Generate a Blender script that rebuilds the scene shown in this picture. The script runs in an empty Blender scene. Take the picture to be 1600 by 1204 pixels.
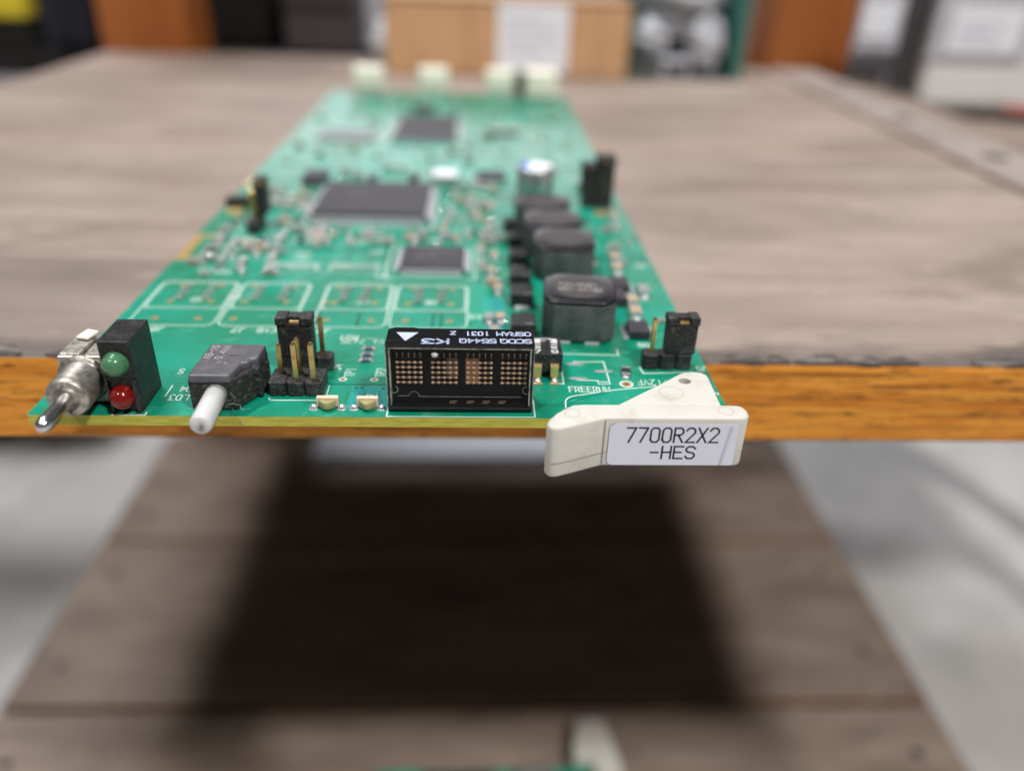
import bpy, bmesh, math, random
from mathutils import Vector, Matrix
import numpy as np

R_ = math.radians
SC = bpy.context.scene
COL = SC.collection
MM = 0.001

# ------------------------------------------------------------------ camera
def set_camera():
    f, p, r, w = 1233.13, 0.51694, 0.03448, 0.05209
    loc = Vector((60.535, -92.72, 57.977))
    fw = Vector((math.sin(w) * math.cos(p), math.cos(w) * math.cos(p), -math.sin(p)))
    rt = Vector((math.cos(w), -math.sin(w), 0))
    up = rt.cross(fw)
    rt2 = math.cos(r) * rt + math.sin(r) * up
    up2 = -math.sin(r) * rt + math.cos(r) * up
    cam = bpy.data.cameras.new('camera')
    co = bpy.data.objects.new('camera', cam)
    COL.objects.link(co)
    m = Matrix((rt2, up2, -fw)).transposed().to_4x4()
    m.translation = loc * MM
    co.matrix_world = m
    cam.sensor_fit = 'HORIZONTAL'
    cam.sensor_width = 36
    cam.lens = f * 36 / 1600
    cam.clip_start = 0.005
    cam.clip_end = 50
    cam.dof.use_dof = True
    cam.dof.focus_distance = (Vector((60, 4.0, 4)) - loc).dot(fw) * MM
    cam.dof.aperture_fstop = 7.2
    SC.camera = co
set_camera()

# ------------------------------------------------------------------ light
W = bpy.data.worlds.new('World'); SC.world = W
W.use_nodes = True
bg = W.node_tree.nodes['Background']
bg.inputs[0].default_value = (0.95, 0.97, 1.0, 1)
bg.inputs[1].default_value = 0.075

def lamp(name, loc, target, sx, sy, power, col):
    l = bpy.data.lights.new(name, 'AREA')
    l.shape = 'RECTANGLE'; l.size = sx; l.size_y = sy
    l.energy = power; l.color = col
    o = bpy.data.objects.new(name, l); COL.objects.link(o)
    o.location = loc
    d = Vector(target) - Vector(loc)
    o.rotation_euler = d.to_track_quat('-Z', 'Y').to_euler()
    return o
lamp('ceiling_lamp', (-0.95, -1.15, 2.4), (0.05, 0.1, 0), 0.16, 0.30, 23, (1.0, 0.97, 0.93))
lamp('ceiling_lamp', (1.25, -1.15, 2.4), (0.05, 0.1, 0), 0.17, 0.34, 74, (1.0, 0.97, 0.93))
lamp('ceiling_lamp', (-0.75, 0.93, 2.5), (0.05, 0.1, 0), 0.8, 0.16, 54, (0.97, 0.98, 1.0))
lamp('ceiling_lamp', (0.5, 12.0, 2.2), (0.05, 0.1, 0), 10.0, 1.8, 195, (0.97, 0.94, 1.0))  # far lamp added for the pale haze reflected on the board's rear

SC.view_settings.view_transform = 'Standard'
SC.view_settings.look = 'None'
SC.view_settings.exposure = 0.0
SC.view_settings.gamma = 1.0
SC.render.engine = 'CYCLES'
SC.cycles.max_bounces = 8
SC.cycles.transparent_max_bounces = 12
SC.cycles.caustics_reflective = False
SC.cycles.caustics_refractive = False
SC.cycles.use_denoising = True

# ------------------------------------------------------------------ materials
def srgb(r, g, b):
    def c(v):
        v /= 255.0
        return v / 12.92 if v <= 0.04045 else ((v + 0.055) / 1.055) ** 2.4
    return (c(r), c(g), c(b), 1.0)

def L4(c):
    return tuple(c) + (1.0,) if len(c) == 3 else tuple(c)

class MT:
    """small node-material writer; texture space is object space in millimetres"""
    def __init__(s, name, base, rough=0.5, metal=0.0, spec=0.5, coat=0.0, trans=0.0, ior=1.45, coat_rough=0.05, sss=0.0):
        s.m = bpy.data.materials.new(name); s.m.use_nodes = True
        s.nt = s.m.node_tree; s.n = s.nt.nodes; s.l = s.nt.links
        s.b = s.n['Principled BSDF']
        s.b.inputs['Base Color'].default_value = L4(base)
        s.b.inputs['Roughness'].default_value = rough
        s.b.inputs['Metallic'].default_value = metal
        s.b.inputs['Specular IOR Level'].default_value = spec
        s.b.inputs['Coat Weight'].default_value = coat
        s.b.inputs['Coat Roughness'].default_value = coat_rough
        s.b.inputs['Transmission Weight'].default_value = trans
        s.b.inputs['IOR'].default_value = ior
        if sss:
            s.b.inputs['Subsurface Weight'].default_value = sss
            s.b.inputs['Subsurface Radius'].default_value = (1, .9, .8)
            s.b.inputs['Subsurface Scale'].default_value = 0.0012
        tc = s.n.new('ShaderNodeTexCoord')
        mp = s.n.new('ShaderNodeMapping'); mp.inputs['Scale'].default_value = (1000, 1000, 1000)
        s.l.new(tc.outputs['Object'], mp.inputs['Vector'])
        s.vec = mp.outputs['Vector']
        s.col = None
    def scaled(s, sx, sy, sz, off=(0, 0, 0)):
        mp = s.n.new('ShaderNodeMapping'); mp.inputs['Scale'].default_value = (sx, sy, sz); mp.inputs['Location'].default_value = off
        s.l.new(s.vec, mp.inputs['Vector']); return mp.outputs['Vector']
    def noise(s, scale, detail=3, rough=0.55, vec=None, dist=0.0):
        t = s.n.new('ShaderNodeTexNoise'); t.inputs['Scale'].default_value = scale
        t.inputs['Detail'].default_value = detail; t.inputs['Roughness'].default_value = rough
        t.inputs['Distortion'].default_value = dist
        s.l.new(vec or s.vec, t.inputs['Vector']); return t.outputs['Fac']
    def ramp(s, fac, lo, hi):
        t = s.n.new('ShaderNodeMapRange'); t.interpolation_type = 'SMOOTHSTEP'
        t.inputs['From Min'].default_value = lo; t.inputs['From Max'].default_value = hi
        s.l.new(fac, t.inputs['Value']); return t.outputs['Result']
    def math(s, op, a, b):
        t = s.n.new('ShaderNodeMath'); t.operation = op
        for i, v in enumerate((a, b)):
            if isinstance(v, (int, float)): t.inputs[i].default_value = v
            else: s.l.new(v, t.inputs[i])
        return t.outputs[0]
    def mix(s, fac, c2, amount=1.0, c1=None):
        t = s.n.new('ShaderNodeMix'); t.data_type = 'RGBA'
        f = s.math('MULTIPLY', fac, amount)
        s.l.new(f, t.inputs['Factor'])
        src = c1 or s.col
        if src is None: t.inputs['A'].default_value = s.b.inputs['Base Color'].default_value
        else: s.l.new(src, t.inputs['A'])
        if isinstance(c2, tuple): t.inputs['B'].default_value = L4(c2)
        else: s.l.new(c2, t.inputs['B'])
        s.col = t.outputs['Result']; return s
    def mottle(s, scale, c2, lo=0.4, hi=0.65, amount=1.0, detail=4, vec=None):
        return s.mix(s.ramp(s.noise(scale, detail, vec=vec), lo, hi), c2, amount)
    def bump(s, fac, strength=0.3, dist=0.1):
        t = s.n.new('ShaderNodeBump'); t.inputs['Strength'].default_value = strength
        t.inputs['Distance'].default_value = dist * MM
        s.l.new(fac, t.inputs['Height'])
        prev = s.b.inputs['Normal'].links
        if prev: s.l.new(prev[0].from_socket, t.inputs['Normal'])
        s.l.new(t.outputs['Normal'], s.b.inputs['Normal']); return s
    def rough(s, fac, lo, hi):
        t = s.n.new('ShaderNodeMapRange'); t.inputs['To Min'].default_value = lo; t.inputs['To Max'].default_value = hi
        s.l.new(fac, t.inputs['Value']); s.l.new(t.outputs['Result'], s.b.inputs['Roughness']); return s
    def upface(s, lo=0.4, hi=0.8):
        g = s.n.new('ShaderNodeNewGeometry'); x = s.n.new('ShaderNodeSeparateXYZ')
        s.l.new(g.outputs['True Normal'], x.inputs[0]); return s.ramp(x.outputs['Z'], lo, hi)
    def done(s):
        if s.col is not None: s.l.new(s.col, s.b.inputs['Base Color'])
        return s.m

def dusty(name, base, rough, dust=(0.42, 0.42, 0.40), amt=0.35, grain=3.0, bump=0.25, spec=0.4):
    t = MT(name, base, rough, spec=spec)
    n = t.noise(grain, 5, 0.7)
    t.mix(t.ramp(n, 0.46, 0.72), dust, amt)
    n2 = t.noise(0.45, 3)
    t.mix(t.ramp(n2, 0.5, 0.72), dust, amt * 0.5)
    sp = t.noise(9.0, 1)
    t.mix(t.ramp(sp, 0.68, 0.76), (0.55, 0.55, 0.52), min(1, amt * 1.3))
    t.bump(t.noise(grain * 2.2, 4), bump, 0.08)
    return t.done()

M = {}
def materials():
    # --- printed board
    t = MT('solder_mask', (0.001, 0.235, 0.138), 0.36, spec=0.5, coat=0.4, coat_rough=0.22)
    t.mottle(0.045, (0.002, 0.31, 0.215), 0.42, 0.62, 0.75, 2)
    t.mottle(0.16, (0.000, 0.20, 0.098), 0.50, 0.66, 0.55, 3)
    t.mottle(0.9, (0.008, 0.32, 0.195), 0.55, 0.75, 0.4, 4)
    t.mottle(0.33, (0.08, 0.36, 0.26), 0.56, 0.70, 0.45, 4)
    t.mix(t.ramp(t.noise(5.5, 2), 0.66, 0.74), (0.30, 0.55, 0.42), 0.55)
    t.mix(t.ramp(t.noise(2.2, 5, 0.8), 0.64, 0.80), (0.22, 0.42, 0.32), 0.35)
    t.bump(t.noise(1.6, 3), 0.06, 0.08)
    t.rough(t.noise(0.6, 4), 0.28, 0.46)
    M['mask'] = t.done()
    t = MT('board_edge', (0.52, 0.48, 0.075), 0.6, sss=0)
    t.mottle(1.0, (0.36, 0.34, 0.04), 0.4, 0.6, 0.8, vec=t.scaled(0.25, 1, 3))
    t.mottle(3.0, (0.52, 0.50, 0.12), 0.55, 0.7, 0.6)
    t.bump(t.noise(4, 3), 0.25, 0.1)
    M['edge'] = t.done()
    t = MT('trace_green', (0.01, 0.40, 0.28), 0.3, spec=0.5, coat=0.3, coat_rough=0.12); M['trace'] = t.done()
    t = MT('trace_dark', (0.000, 0.115, 0.058), 0.35, spec=0.4, coat=0.2, coat_rough=0.15); M['trace_dark'] = t.done()
    t = MT('copper_pour', (0.015, 0.30, 0.27), 0.32, spec=0.5, coat=0.3, coat_rough=0.12)
    t.mottle(2.5, (0.10, 0.42, 0.36), 0.58, 0.72, 0.5); M['pour'] = t.done()
    t = MT('silk_white', (0.66, 0.76, 0.70), 0.65)
    t.mottle(1.6, (0.42, 0.62, 0.52), 0.56, 0.74, 0.5); M['silk'] = t.done()
    t = MT('gold_plate', (0.80, 0.60, 0.26), 0.28, metal=0.6)
    t.mottle(1.5, (0.52, 0.33, 0.10), 0.5, 0.7, 0.6); M['gold'] = t.done()
    t = MT('gold_pin', (0.70, 0.50, 0.20), 0.30, metal=0.95)
    t.mottle(1.2, (0.36, 0.22, 0.08), 0.45, 0.7, 0.7, vec=t.scaled(1, 1, .5)); t.bump(t.noise(5, 3), 0.2, 0.05); M['pin'] = t.done()
    t = MT('solder', (0.70, 0.70, 0.71), 0.22, metal=0.55)
    t.mottle(1.3, (0.45, 0.45, 0.44), 0.5, 0.7, 0.6); t.bump(t.noise(1.5, 3), 0.25, 0.15); M['solder'] = t.done()
    t = MT('terminal', (0.50, 0.50, 0.49), 0.30, metal=0.6); t.mottle(1.3, (0.30, 0.30, 0.29), 0.5, 0.7, 0.6); M['term'] = t.done()
    t = MT('solder_bead', (0.85, 0.85, 0.86), 0.12, metal=1.0); M['bead'] = t.done()
    t = MT('tin_leads', (0.74, 0.75, 0.80), 0.36, metal=0.25)
    t.mottle(2.0, (0.45, 0.45, 0.46), 0.5, 0.7, 0.5); M['tin'] = t.done()
    t = MT('drill_hole', (0.11, 0.06, 0.025), 0.7); t.mottle(3, (0.22, 0.12, 0.05), .4, .7, .6); M['hole'] = t.done()
    # --- plastics
    M['black'] = dusty('black_plastic', (0.010, 0.010, 0.011), 0.42, amt=0.10, grain=2.5)
    M['black_dusty'] = dusty('dusty_black_plastic', (0.012, 0.012, 0.013), 0.55, (0.30, 0.30, 0.29), amt=0.30, grain=3.2, bump=0.28)
    t = MT('chip_top', (0.036, 0.034, 0.043), 0.46, spec=0.32)
    t.mottle(0.5, (0.055, 0.053, 0.060), 0.4, 0.7, 0.8); t.mottle(4.0, (0.12, 0.115, 0.11), 0.66, 0.8, 0.5)
    t.bump(t.noise(6, 3), 0.15, 0.04); M['chip'] = t.done()
    t = MT('chip_satin', (0.034, 0.033, 0.040), 0.42, spec=0.5); M['chip_satin'] = t.done()
    t = MT('chip_gloss', (0.05, 0.06, 0.058), 0.30, spec=0.7); M['chip_gloss'] = t.done()
    t = MT('chip_print', (0.16, 0.155, 0.15), 0.6); M['chip_print'] = t.done()
    t = MT('switch_grey', (0.090, 0.088, 0.105), 0.45, spec=0.5)
    t.mottle(0.6, (0.14, 0.135, 0.15), 0.4, 0.7, 0.7); t.mottle(3, (0.24, 0.23, 0.22), 0.62, 0.8, 0.5)
    t.bump(t.noise(4, 4), 0.25, 0.06); M['switch'] = t.done()
    t = MT('switch_case', (0.022, 0.022, 0.022), 0.6)
    t.mottle(1.1, (0.20, 0.19, 0.17), 0.5, 0.72, 0.55, 5, vec=t.scaled(1, .7, 1.8)); t.mottle(0.8, (0.05, 0.11, 0.07), 0.55, 0.7, 0.5)
    t.bump(t.noise(2.0, 5, 0.7), 0.8, 0.3); M['switch_case'] = t.done()
    t = MT('nylon_white', (0.62, 0.62, 0.62), 0.42, sss=0.35)
    t.mottle(0.8, (0.60, 0.57, 0.52), 0.55, 0.75, 0.5); M['nylon'] = t.done()
    t = MT('handle_cream', (0.62, 0.605, 0.555), 0.40, spec=0.45, sss=0.15)
    t.mottle(0.22, (0.53, 0.50, 0.43), 0.45, 0.7, 0.7)
    t.mottle(2.2, (0.24, 0.22, 0.19), 0.62, 0.76, 0.45, 5)
    t.mottle(0.55, (0.42, 0.395, 0.34), 0.58, 0.76, 0.5, 6)
    t.mottle(6.0, (0.22, 0.21, 0.19), 0.72, 0.80, 0.35, 3)
    t.bump(t.noise(1.5, 4), 0.12, 0.06); M['handle'] = t.done()
    t = MT('grime_line', (0.13, 0.115, 0.095), 0.8); t.mottle(1.5, (.45, .42, .37), .5, .7, .6); M['grime'] = t.done()
    t = MT('moulded_ring', (0.42, 0.395, 0.34), 0.5); M['ring'] = t.done()
    t = MT('label_paper', (0.70, 0.72, 0.83), 0.38, spec=0.5)
    t.mottle(0.5, (0.68, 0.70, 0.80), 0.45, 0.7, 0.6)
    t.mottle(3.5, (0.36, 0.37, 0.40), 0.67, 0.78, 0.5, 5); t.bump(t.noise(0.7, 3), 0.06, 0.1); M['label'] = t.done()
    t = MT('label_wrinkle', (0.60, 0.62, 0.72), 0.3); M['wrinkle'] = t.done()
    t = MT('label_ink', (0.016, 0.016, 0.019), 0.5); M['ink'] = t.done()
    t = MT('print_lavender', (0.50, 0.56, 0.80), 0.6); M['lav'] = t.done()
    t = MT('print_grey', (0.42, 0.40, 0.40), 0.6); M['prgrey'] = t.done()
    t = MT('print_white', (0.72, 0.72, 0.72), 0.6); M['prwhite'] = t.done()
    # --- metal
    t = MT('dusty_nickel', (0.54, 0.51, 0.47), 0.40, metal=0.85)
    t.mottle(1.0, (0.26, 0.235, 0.20), 0.44, 0.64, 0.8, 6); t.mottle(3.5, (0.50, 0.46, 0.41), 0.5, 0.7, 0.7)
    t.rough(t.noise(2.2, 5), 0.25, 0.65); t.bump(t.noise(3.5, 5), 0.35, 0.1); M['nickel'] = t.done()
    t = MT('chrome', (0.72, 0.71, 0.74), 0.13, metal=1.0)
    t.mottle(1.8, (0.40, 0.38, 0.38), 0.52, 0.72, 0.6, 5); t.rough(t.noise(3, 4), 0.08, 0.34); M['chrome'] = t.done()
    t = MT('aluminium_can', (0.60, 0.62, 0.63), 0.35, metal=0.8); t.mottle(0.5, (.5, .52, .53), .4, .7, .5); M['can'] = t.done()
    t = MT('can_top', (0.86, 0.88, 0.95), 0.5); M['can_top'] = t.done()
    t = MT('blue_print', (0.06, 0.19, 0.70), 0.5); M['blue'] = t.done()
    # --- leds, display
    t = MT('led_green', (0.13, 0.41, 0.20), 0.16, spec=0.5, trans=0.5, sss=0.4)
    t.mottle(1.2, (0.22, 0.46, 0.26), 0.4, 0.7, 0.6); t.bump(t.noise(2.5, 3), 0.12, 0.08); M['led_green'] = t.done()
    t = MT('led_red', (0.30, 0.010, 0.010), 0.16, spec=0.5, trans=0.4, sss=0.3)
    t.mottle(1.5, (0.42, 0.05, 0.045), 0.5, 0.75, 0.6); t.bump(t.noise(2.5, 3), 0.12, 0.08); M['led_red'] = t.done()
    t = MT('clear_yellow_lens', (0.80, 0.74, 0.36), 0.12, trans=0.55, ior=1.5); M['lens'] = t.done()
    t = MT('led_base_tan', (0.76, 0.58, 0.42), 0.6); t.mottle(2, (.62, .46, .33), .5, .7, .5); M['tan'] = t.done()
    t = MT('dot_gold', (0.36, 0.24, 0.15), 0.35); t.mottle(1.5, (.60, .44, .30), .5, .7, .6); M['dot'] = t.done()
    t = MT('dot_wire', (0.26, 0.18, 0.12), 0.4); M['dot_wire'] = t.done()
    t = MT('glow_orange', (0.30, 0.14, 0.065), 0.4); t.mottle(.8, (.14, .06, .03), .4, .62, .9); M['glow_orange'] = t.done()
    t = MT('glow_brown', (0.12, 0.055, 0.028), 0.4); t.mottle(.8, (.02, .012, .01), .4, .62, .9); M['glow_brown'] = t.done()
    t = MT('display_back', (0.003, 0.003, 0.004), 0.5, spec=0.12); t.mottle(2.0, (.02, .02, .02), .62, .75, .5); M['dback'] = t.done()
    t = MT('display_case', (0.006, 0.006, 0.007), 0.16, spec=0.5); t.mottle(5, (.10, .10, .10), .70, .8, .5); M['dcase'] = t.done()
    t = MT('window_rim_glint', (0.40, 0.47, 0.38), 0.2, spec=0.6); t.mottle(1.2, (.08, .11, .08), .45, .65, .8); M['rim'] = t.done()
    # thin clear window: transparent with a fresnel gloss
    m = bpy.data.materials.new('clear_window'); m.use_nodes = True
    nt = m.node_tree; nt.nodes.remove(nt.nodes['Principled BSDF'])
    tr = nt.nodes.new('ShaderNodeBsdfTransparent'); gl = nt.nodes.new('ShaderNodeBsdfGlossy'); gl.inputs['Roughness'].default_value = 0.04
    lw = nt.nodes.new('ShaderNodeLayerWeight'); lw.inputs['Blend'].default_value = 0.5
    pw = nt.nodes.new('ShaderNodeMath'); pw.operation = 'POWER'; pw.inputs[1].default_value = 5.0
    fr = nt.nodes.new('ShaderNodeMath'); fr.operation = 'MULTIPLY_ADD'; fr.inputs[1].default_value = 0.7; fr.inputs[2].default_value = 0.012
    nt.links.new(lw.outputs['Facing'], pw.inputs[0]); nt.links.new(pw.outputs[0], fr.inputs[0])
    mx = nt.nodes.new('ShaderNodeMixShader')
    nt.links.new(fr.outputs[0], mx.inputs[0]); nt.links.new(tr.outputs[0], mx.inputs[1]); nt.links.new(gl.outputs[0], mx.inputs[2])
    nt.links.new(mx.outputs[0], nt.nodes['Material Output'].inputs['Surface'])
    M['glass'] = m
    # --- small parts
    t = MT('ferrite_side', (0.030, 0.045, 0.045), 0.62)
    t.mix(t.ramp(t.noise(3.0, 6, 0.8), 0.42, 0.70), (0.22, 0.23, 0.228), 0.65)
    t.mix(t.ramp(t.noise(0.25, 3), 0.40, 0.62), (0.15, 0.158, 0.156), 0.5)
    t.bump(t.noise(7, 4), 0.4, 0.08); M['ferrite'] = t.done()
    t = MT('ferrite_top', (0.014, 0.014, 0.018), 0.34, spec=0.5)
    t.mottle(4, (.10, .10, .11), .60, .8, .5); t.bump(t.noise(1.2, 4), .3, .3); M['ferrite_top'] = t.done()
    t = MT('core_brown', (0.050, 0.042, 0.040), 0.5); t.mottle(2, (.08, .07, .065), .5, .7, .6); M['core'] = t.done()
    t = MT('ceramic_tan', (0.48, 0.34, 0.21), 0.45); t.mottle(1.5, (.38, .26, .16), .4, .7, .6); M['ceramic'] = t.done()
    t = MT('ceramic_grey', (0.30, 0.30, 0.28), 0.45); t.mottle(1.5, (.22, .22, .20), .4, .7, .6); M['ceramic_grey'] = t.done()
    t = MT('resistor_body', (0.018, 0.019, 0.024), 0.4); t.mottle(3, (.08, .08, .08), .6, .75, .5); M['res'] = t.done()
    t = MT('resistor_blue', (0.12, 0.13, 0.20), 0.35); M['resblue'] = t.done()
    t = MT('connector_cream', (0.95, 0.91, 0.78), 0.5); t.mottle(.6, (.92, .87, .72), .4, .7, .6); M['cream'] = t.done()
    t = MT('sticker_white', (0.88, 0.91, 0.95), 0.5); M['sticker'] = t.done()
    # --- wood
    def wood(name, c1, c2, dark, dust1, dust2, dust_amt, side_grain, seed, rough=0.55):
        t = MT(name, c1, rough, spec=0.35)
        v = t.scaled(*side_grain, off=(seed, seed * .7, seed * 1.3))
        g = t.noise(1.0, 6, 0.62, vec=v, dist=0.6)
        t.mix(t.ramp(g, 0.36, 0.66), c2, 0.9)
        v2 = t.scaled(side_grain[0] * 3.2, side_grain[1] * 2.6, side_grain[2] * 2.6, off=(seed * 2, 3, 7))
        g2 = t.noise(1.0, 5, 0.7, vec=v2, dist=0.3)
        t.mix(t.ramp(g2, 0.52, 0.66), dark, 0.85)
        v3 = t.scaled(side_grain[0] * .6, side_grain[1] * 1.2, side_grain[2] * 1.2, off=(seed * 3, 11, 2))
        t.mix(t.ramp(t.noise(1.0, 3, vec=v3), 0.54, 0.70), dark, 0.55)
        face = t.col
        # underside colour darkened to cut light bounced onto the deck below
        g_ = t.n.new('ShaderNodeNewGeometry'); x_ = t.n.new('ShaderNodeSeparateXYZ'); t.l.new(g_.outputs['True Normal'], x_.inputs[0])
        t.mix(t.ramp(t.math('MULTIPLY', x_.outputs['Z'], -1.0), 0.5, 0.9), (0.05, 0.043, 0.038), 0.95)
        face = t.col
        # worn dusty top
        u = t.upface()
        w1 = t.noise(1.0, 6, 0.6, vec=t.scaled(0.012, 0.055, 0.05, off=(seed, 1, 1)), dist=0.5)
        tm = t.n.new('ShaderNodeMix'); tm.data_type = 'RGBA'
        t.l.new(t.ramp(w1, 0.28, 0.74), tm.inputs['Factor']); tm.inputs['A'].default_value = L4(dust1); tm.inputs['B'].default_value = L4(dust2)
        t.col = tm.outputs['Result']
        w2 = t.noise(1.0, 5, 0.7, vec=t.scaled(0.06, 0.35, 0.3, off=(4, seed, 1)), dist=0.4)
        t.mix(t.ramp(w2, 0.54, 0.78), tuple(v * 0.60 for v in dust1), 0.40)
        w3 = t.noise(1.0, 4, 0.7, vec=t.scaled(0.05, 0.16, 0.1, off=(9, seed, 5)))
        t.mix(t.ramp(w3, 0.55, 0.75), tuple(min(1, v * 1.35) for v in dust2), 0.5)
        w4 = t.noise(1.0, 4, 0.6, vec=t.scaled(0.011, 0.022, 0.02, off=(seed * 5, 2, seed)), dist=0.8)
        t.mix(t.ramp(w4, 0.48, 0.68), tuple(v * 0.50 for v in dust1), 0.42)
        w5 = t.noise(1.0, 5, 0.7, vec=t.scaled(0.05, 0.06, 0.05, off=(2, seed, 9)))
        t.mix(t.ramp(w5, 0.56, 0.78), (dust1[0] * .62, dust1[1] * .60, dust1[2] * .64), 0.5)
        top = t.col
        t.col = face
        t.mix(u, top, dust_amt, c1=face)
        t.bump(g2, 0.25, 0.3)
        return t
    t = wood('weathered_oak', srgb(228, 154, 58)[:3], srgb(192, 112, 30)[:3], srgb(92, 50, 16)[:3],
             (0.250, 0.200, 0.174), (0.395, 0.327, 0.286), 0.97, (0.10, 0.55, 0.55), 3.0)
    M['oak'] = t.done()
    t = wood('weathered_oak_nosing', srgb(232, 158, 60)[:3], srgb(196, 116, 32)[:3], srgb(72, 38, 12)[:3],
             (0.250, 0.200, 0.174), (0.395, 0.327, 0.286), 0.97, (0.042, 0.6, 0.6), 5.0)
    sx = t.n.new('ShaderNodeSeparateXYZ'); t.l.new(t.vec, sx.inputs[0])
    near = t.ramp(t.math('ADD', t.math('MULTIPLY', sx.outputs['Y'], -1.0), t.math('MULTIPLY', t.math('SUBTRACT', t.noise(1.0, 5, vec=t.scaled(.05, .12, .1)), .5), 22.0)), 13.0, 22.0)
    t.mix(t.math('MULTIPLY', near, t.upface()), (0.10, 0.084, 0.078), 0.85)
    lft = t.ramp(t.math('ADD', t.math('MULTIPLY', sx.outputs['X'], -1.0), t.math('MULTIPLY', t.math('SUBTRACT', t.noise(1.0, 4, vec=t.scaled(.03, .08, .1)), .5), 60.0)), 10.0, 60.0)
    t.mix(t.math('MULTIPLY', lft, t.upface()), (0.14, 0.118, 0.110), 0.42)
    M['oak_nose'] = t.done()
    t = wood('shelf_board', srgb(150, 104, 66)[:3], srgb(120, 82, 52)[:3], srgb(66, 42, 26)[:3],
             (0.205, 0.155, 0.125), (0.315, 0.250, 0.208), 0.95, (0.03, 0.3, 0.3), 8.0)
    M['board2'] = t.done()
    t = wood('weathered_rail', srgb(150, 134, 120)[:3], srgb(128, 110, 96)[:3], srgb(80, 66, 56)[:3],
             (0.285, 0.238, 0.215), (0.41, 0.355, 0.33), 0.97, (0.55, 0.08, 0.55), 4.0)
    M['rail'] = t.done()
    t = MT('post_wood', srgb(160, 94, 46), 0.5)
    t.mix(t.ramp(t.noise(1.0, 4, vec=t.scaled(.05, .05, .01)), .4, .65), srgb(150, 78, 26)[:3], .8)
    t.mix(t.ramp(t.noise(1.0, 4, vec=t.scaled(.3, .3, .02)), .55, .7), srgb(120, 58, 18)[:3], .5)
    M['post'] = t.done()
    t = MT('edge_dirt', (0.075, 0.066, 0.062), 0.85)
    t.mottle(0.6, (0.26, 0.225, 0.20), .5, .66, .9, vec=t.scaled(.25, 1, 1)); M['edge_dirt'] = t.done()
    t = MT('nail_and_gap_shade', (0.045, 0.04, 0.04), 0.6, metal=0.5); M['nail'] = t.done()
    # --- room
    t = MT('concrete', (0.54, 0.52, 0.505), 0.6)
    t.mottle(0.012, (0.44, 0.428, 0.42), 0.4, 0.65, 0.9); t.mottle(0.05, (0.60, 0.585, 0.58), 0.5, 0.7, 0.6)
    M['concrete'] = t.done()
    t = MT('cardboard', (0.64, 0.38, 0.205), 0.75)
    t.mottle(0.06, (0.54, 0.31, 0.16), 0.4, 0.65, 0.8, vec=t.scaled(2, 2, .5)); M['card'] = t.done()
    t = MT('cardboard_tape', (0.50, 0.28, 0.13), 0.35); M['tape'] = t.done()
    t = MT('paper_white', (0.88, 0.91, 0.98), 0.6); t.mottle(.05, (.84, .87, .96), .4, .7, .6); M['paper'] = t.done()
    t = MT('paper_print', (0.50, 0.54, 0.66), 0.6); M['paper_print'] = t.done()
    M['dark_grey'] = dusty('dark_grey_case', (0.055, 0.045, 0.050), 0.6, (0.12, 0.10, 0.10), 0.3, 0.1)
    M['black_case'] = dusty('black_case', (0.006, 0.005, 0.005), 0.7, (0.03, 0.025, 0.02), 0.3, 0.1)
    M['navy'] = dusty('navy_case', (0.022, 0.022, 0.038), 0.6, (0.06, 0.06, 0.08), 0.3, 0.1)
    M['yellow'] = dusty('yellow_lid', (0.62, 0.50, 0.02), 0.45, (0.6, 0.55, 0.3), 0.2, 0.2)
    M['teal'] = dusty('teal_bin', (0.040, 0.16, 0.135), 0.5, (0.15, 0.3, 0.27), 0.3, 0.2)
    t = MT('bag_film', (0.52, 0.53, 0.58), 0.18, spec=0.6)
    t.mottle(0.045, (0.30, 0.31, 0.32), 0.46, 0.62, 0.7, 3); t.mottle(0.06, (0.70, 0.71, 0.78), 0.56, 0.68, 0.9, 2)
    t.bump(t.noise(.12, 4), 0.6, 4); M['bag'] = t.done()
    M['bin_grey'] = dusty('bin_grey', (0.16, 0.17, 0.17), 0.5, (0.3, 0.3, 0.3), 0.4, 0.1)
    M['grey_unit'] = dusty('grey_unit', (0.58, 0.58, 0.64), 0.5, (0.2, 0.2, 0.22), 0.4, 0.08)
    M['white_unit'] = dusty('white_unit', (0.80, 0.80, 0.80), 0.5, (0.62, 0.62, 0.64), 0.4, 0.05)
    M['dark_unit'] = dusty('dark_unit', (0.05, 0.045, 0.05), 0.6, (0.12, 0.11, 0.11), 0.4, 0.1)
    M['redplastic'] = dusty('red_plastic', (0.50, 0.07, 0.03), 0.5, (0.5, 0.3, 0.2), 0.2, 0.3)
materials()

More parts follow.
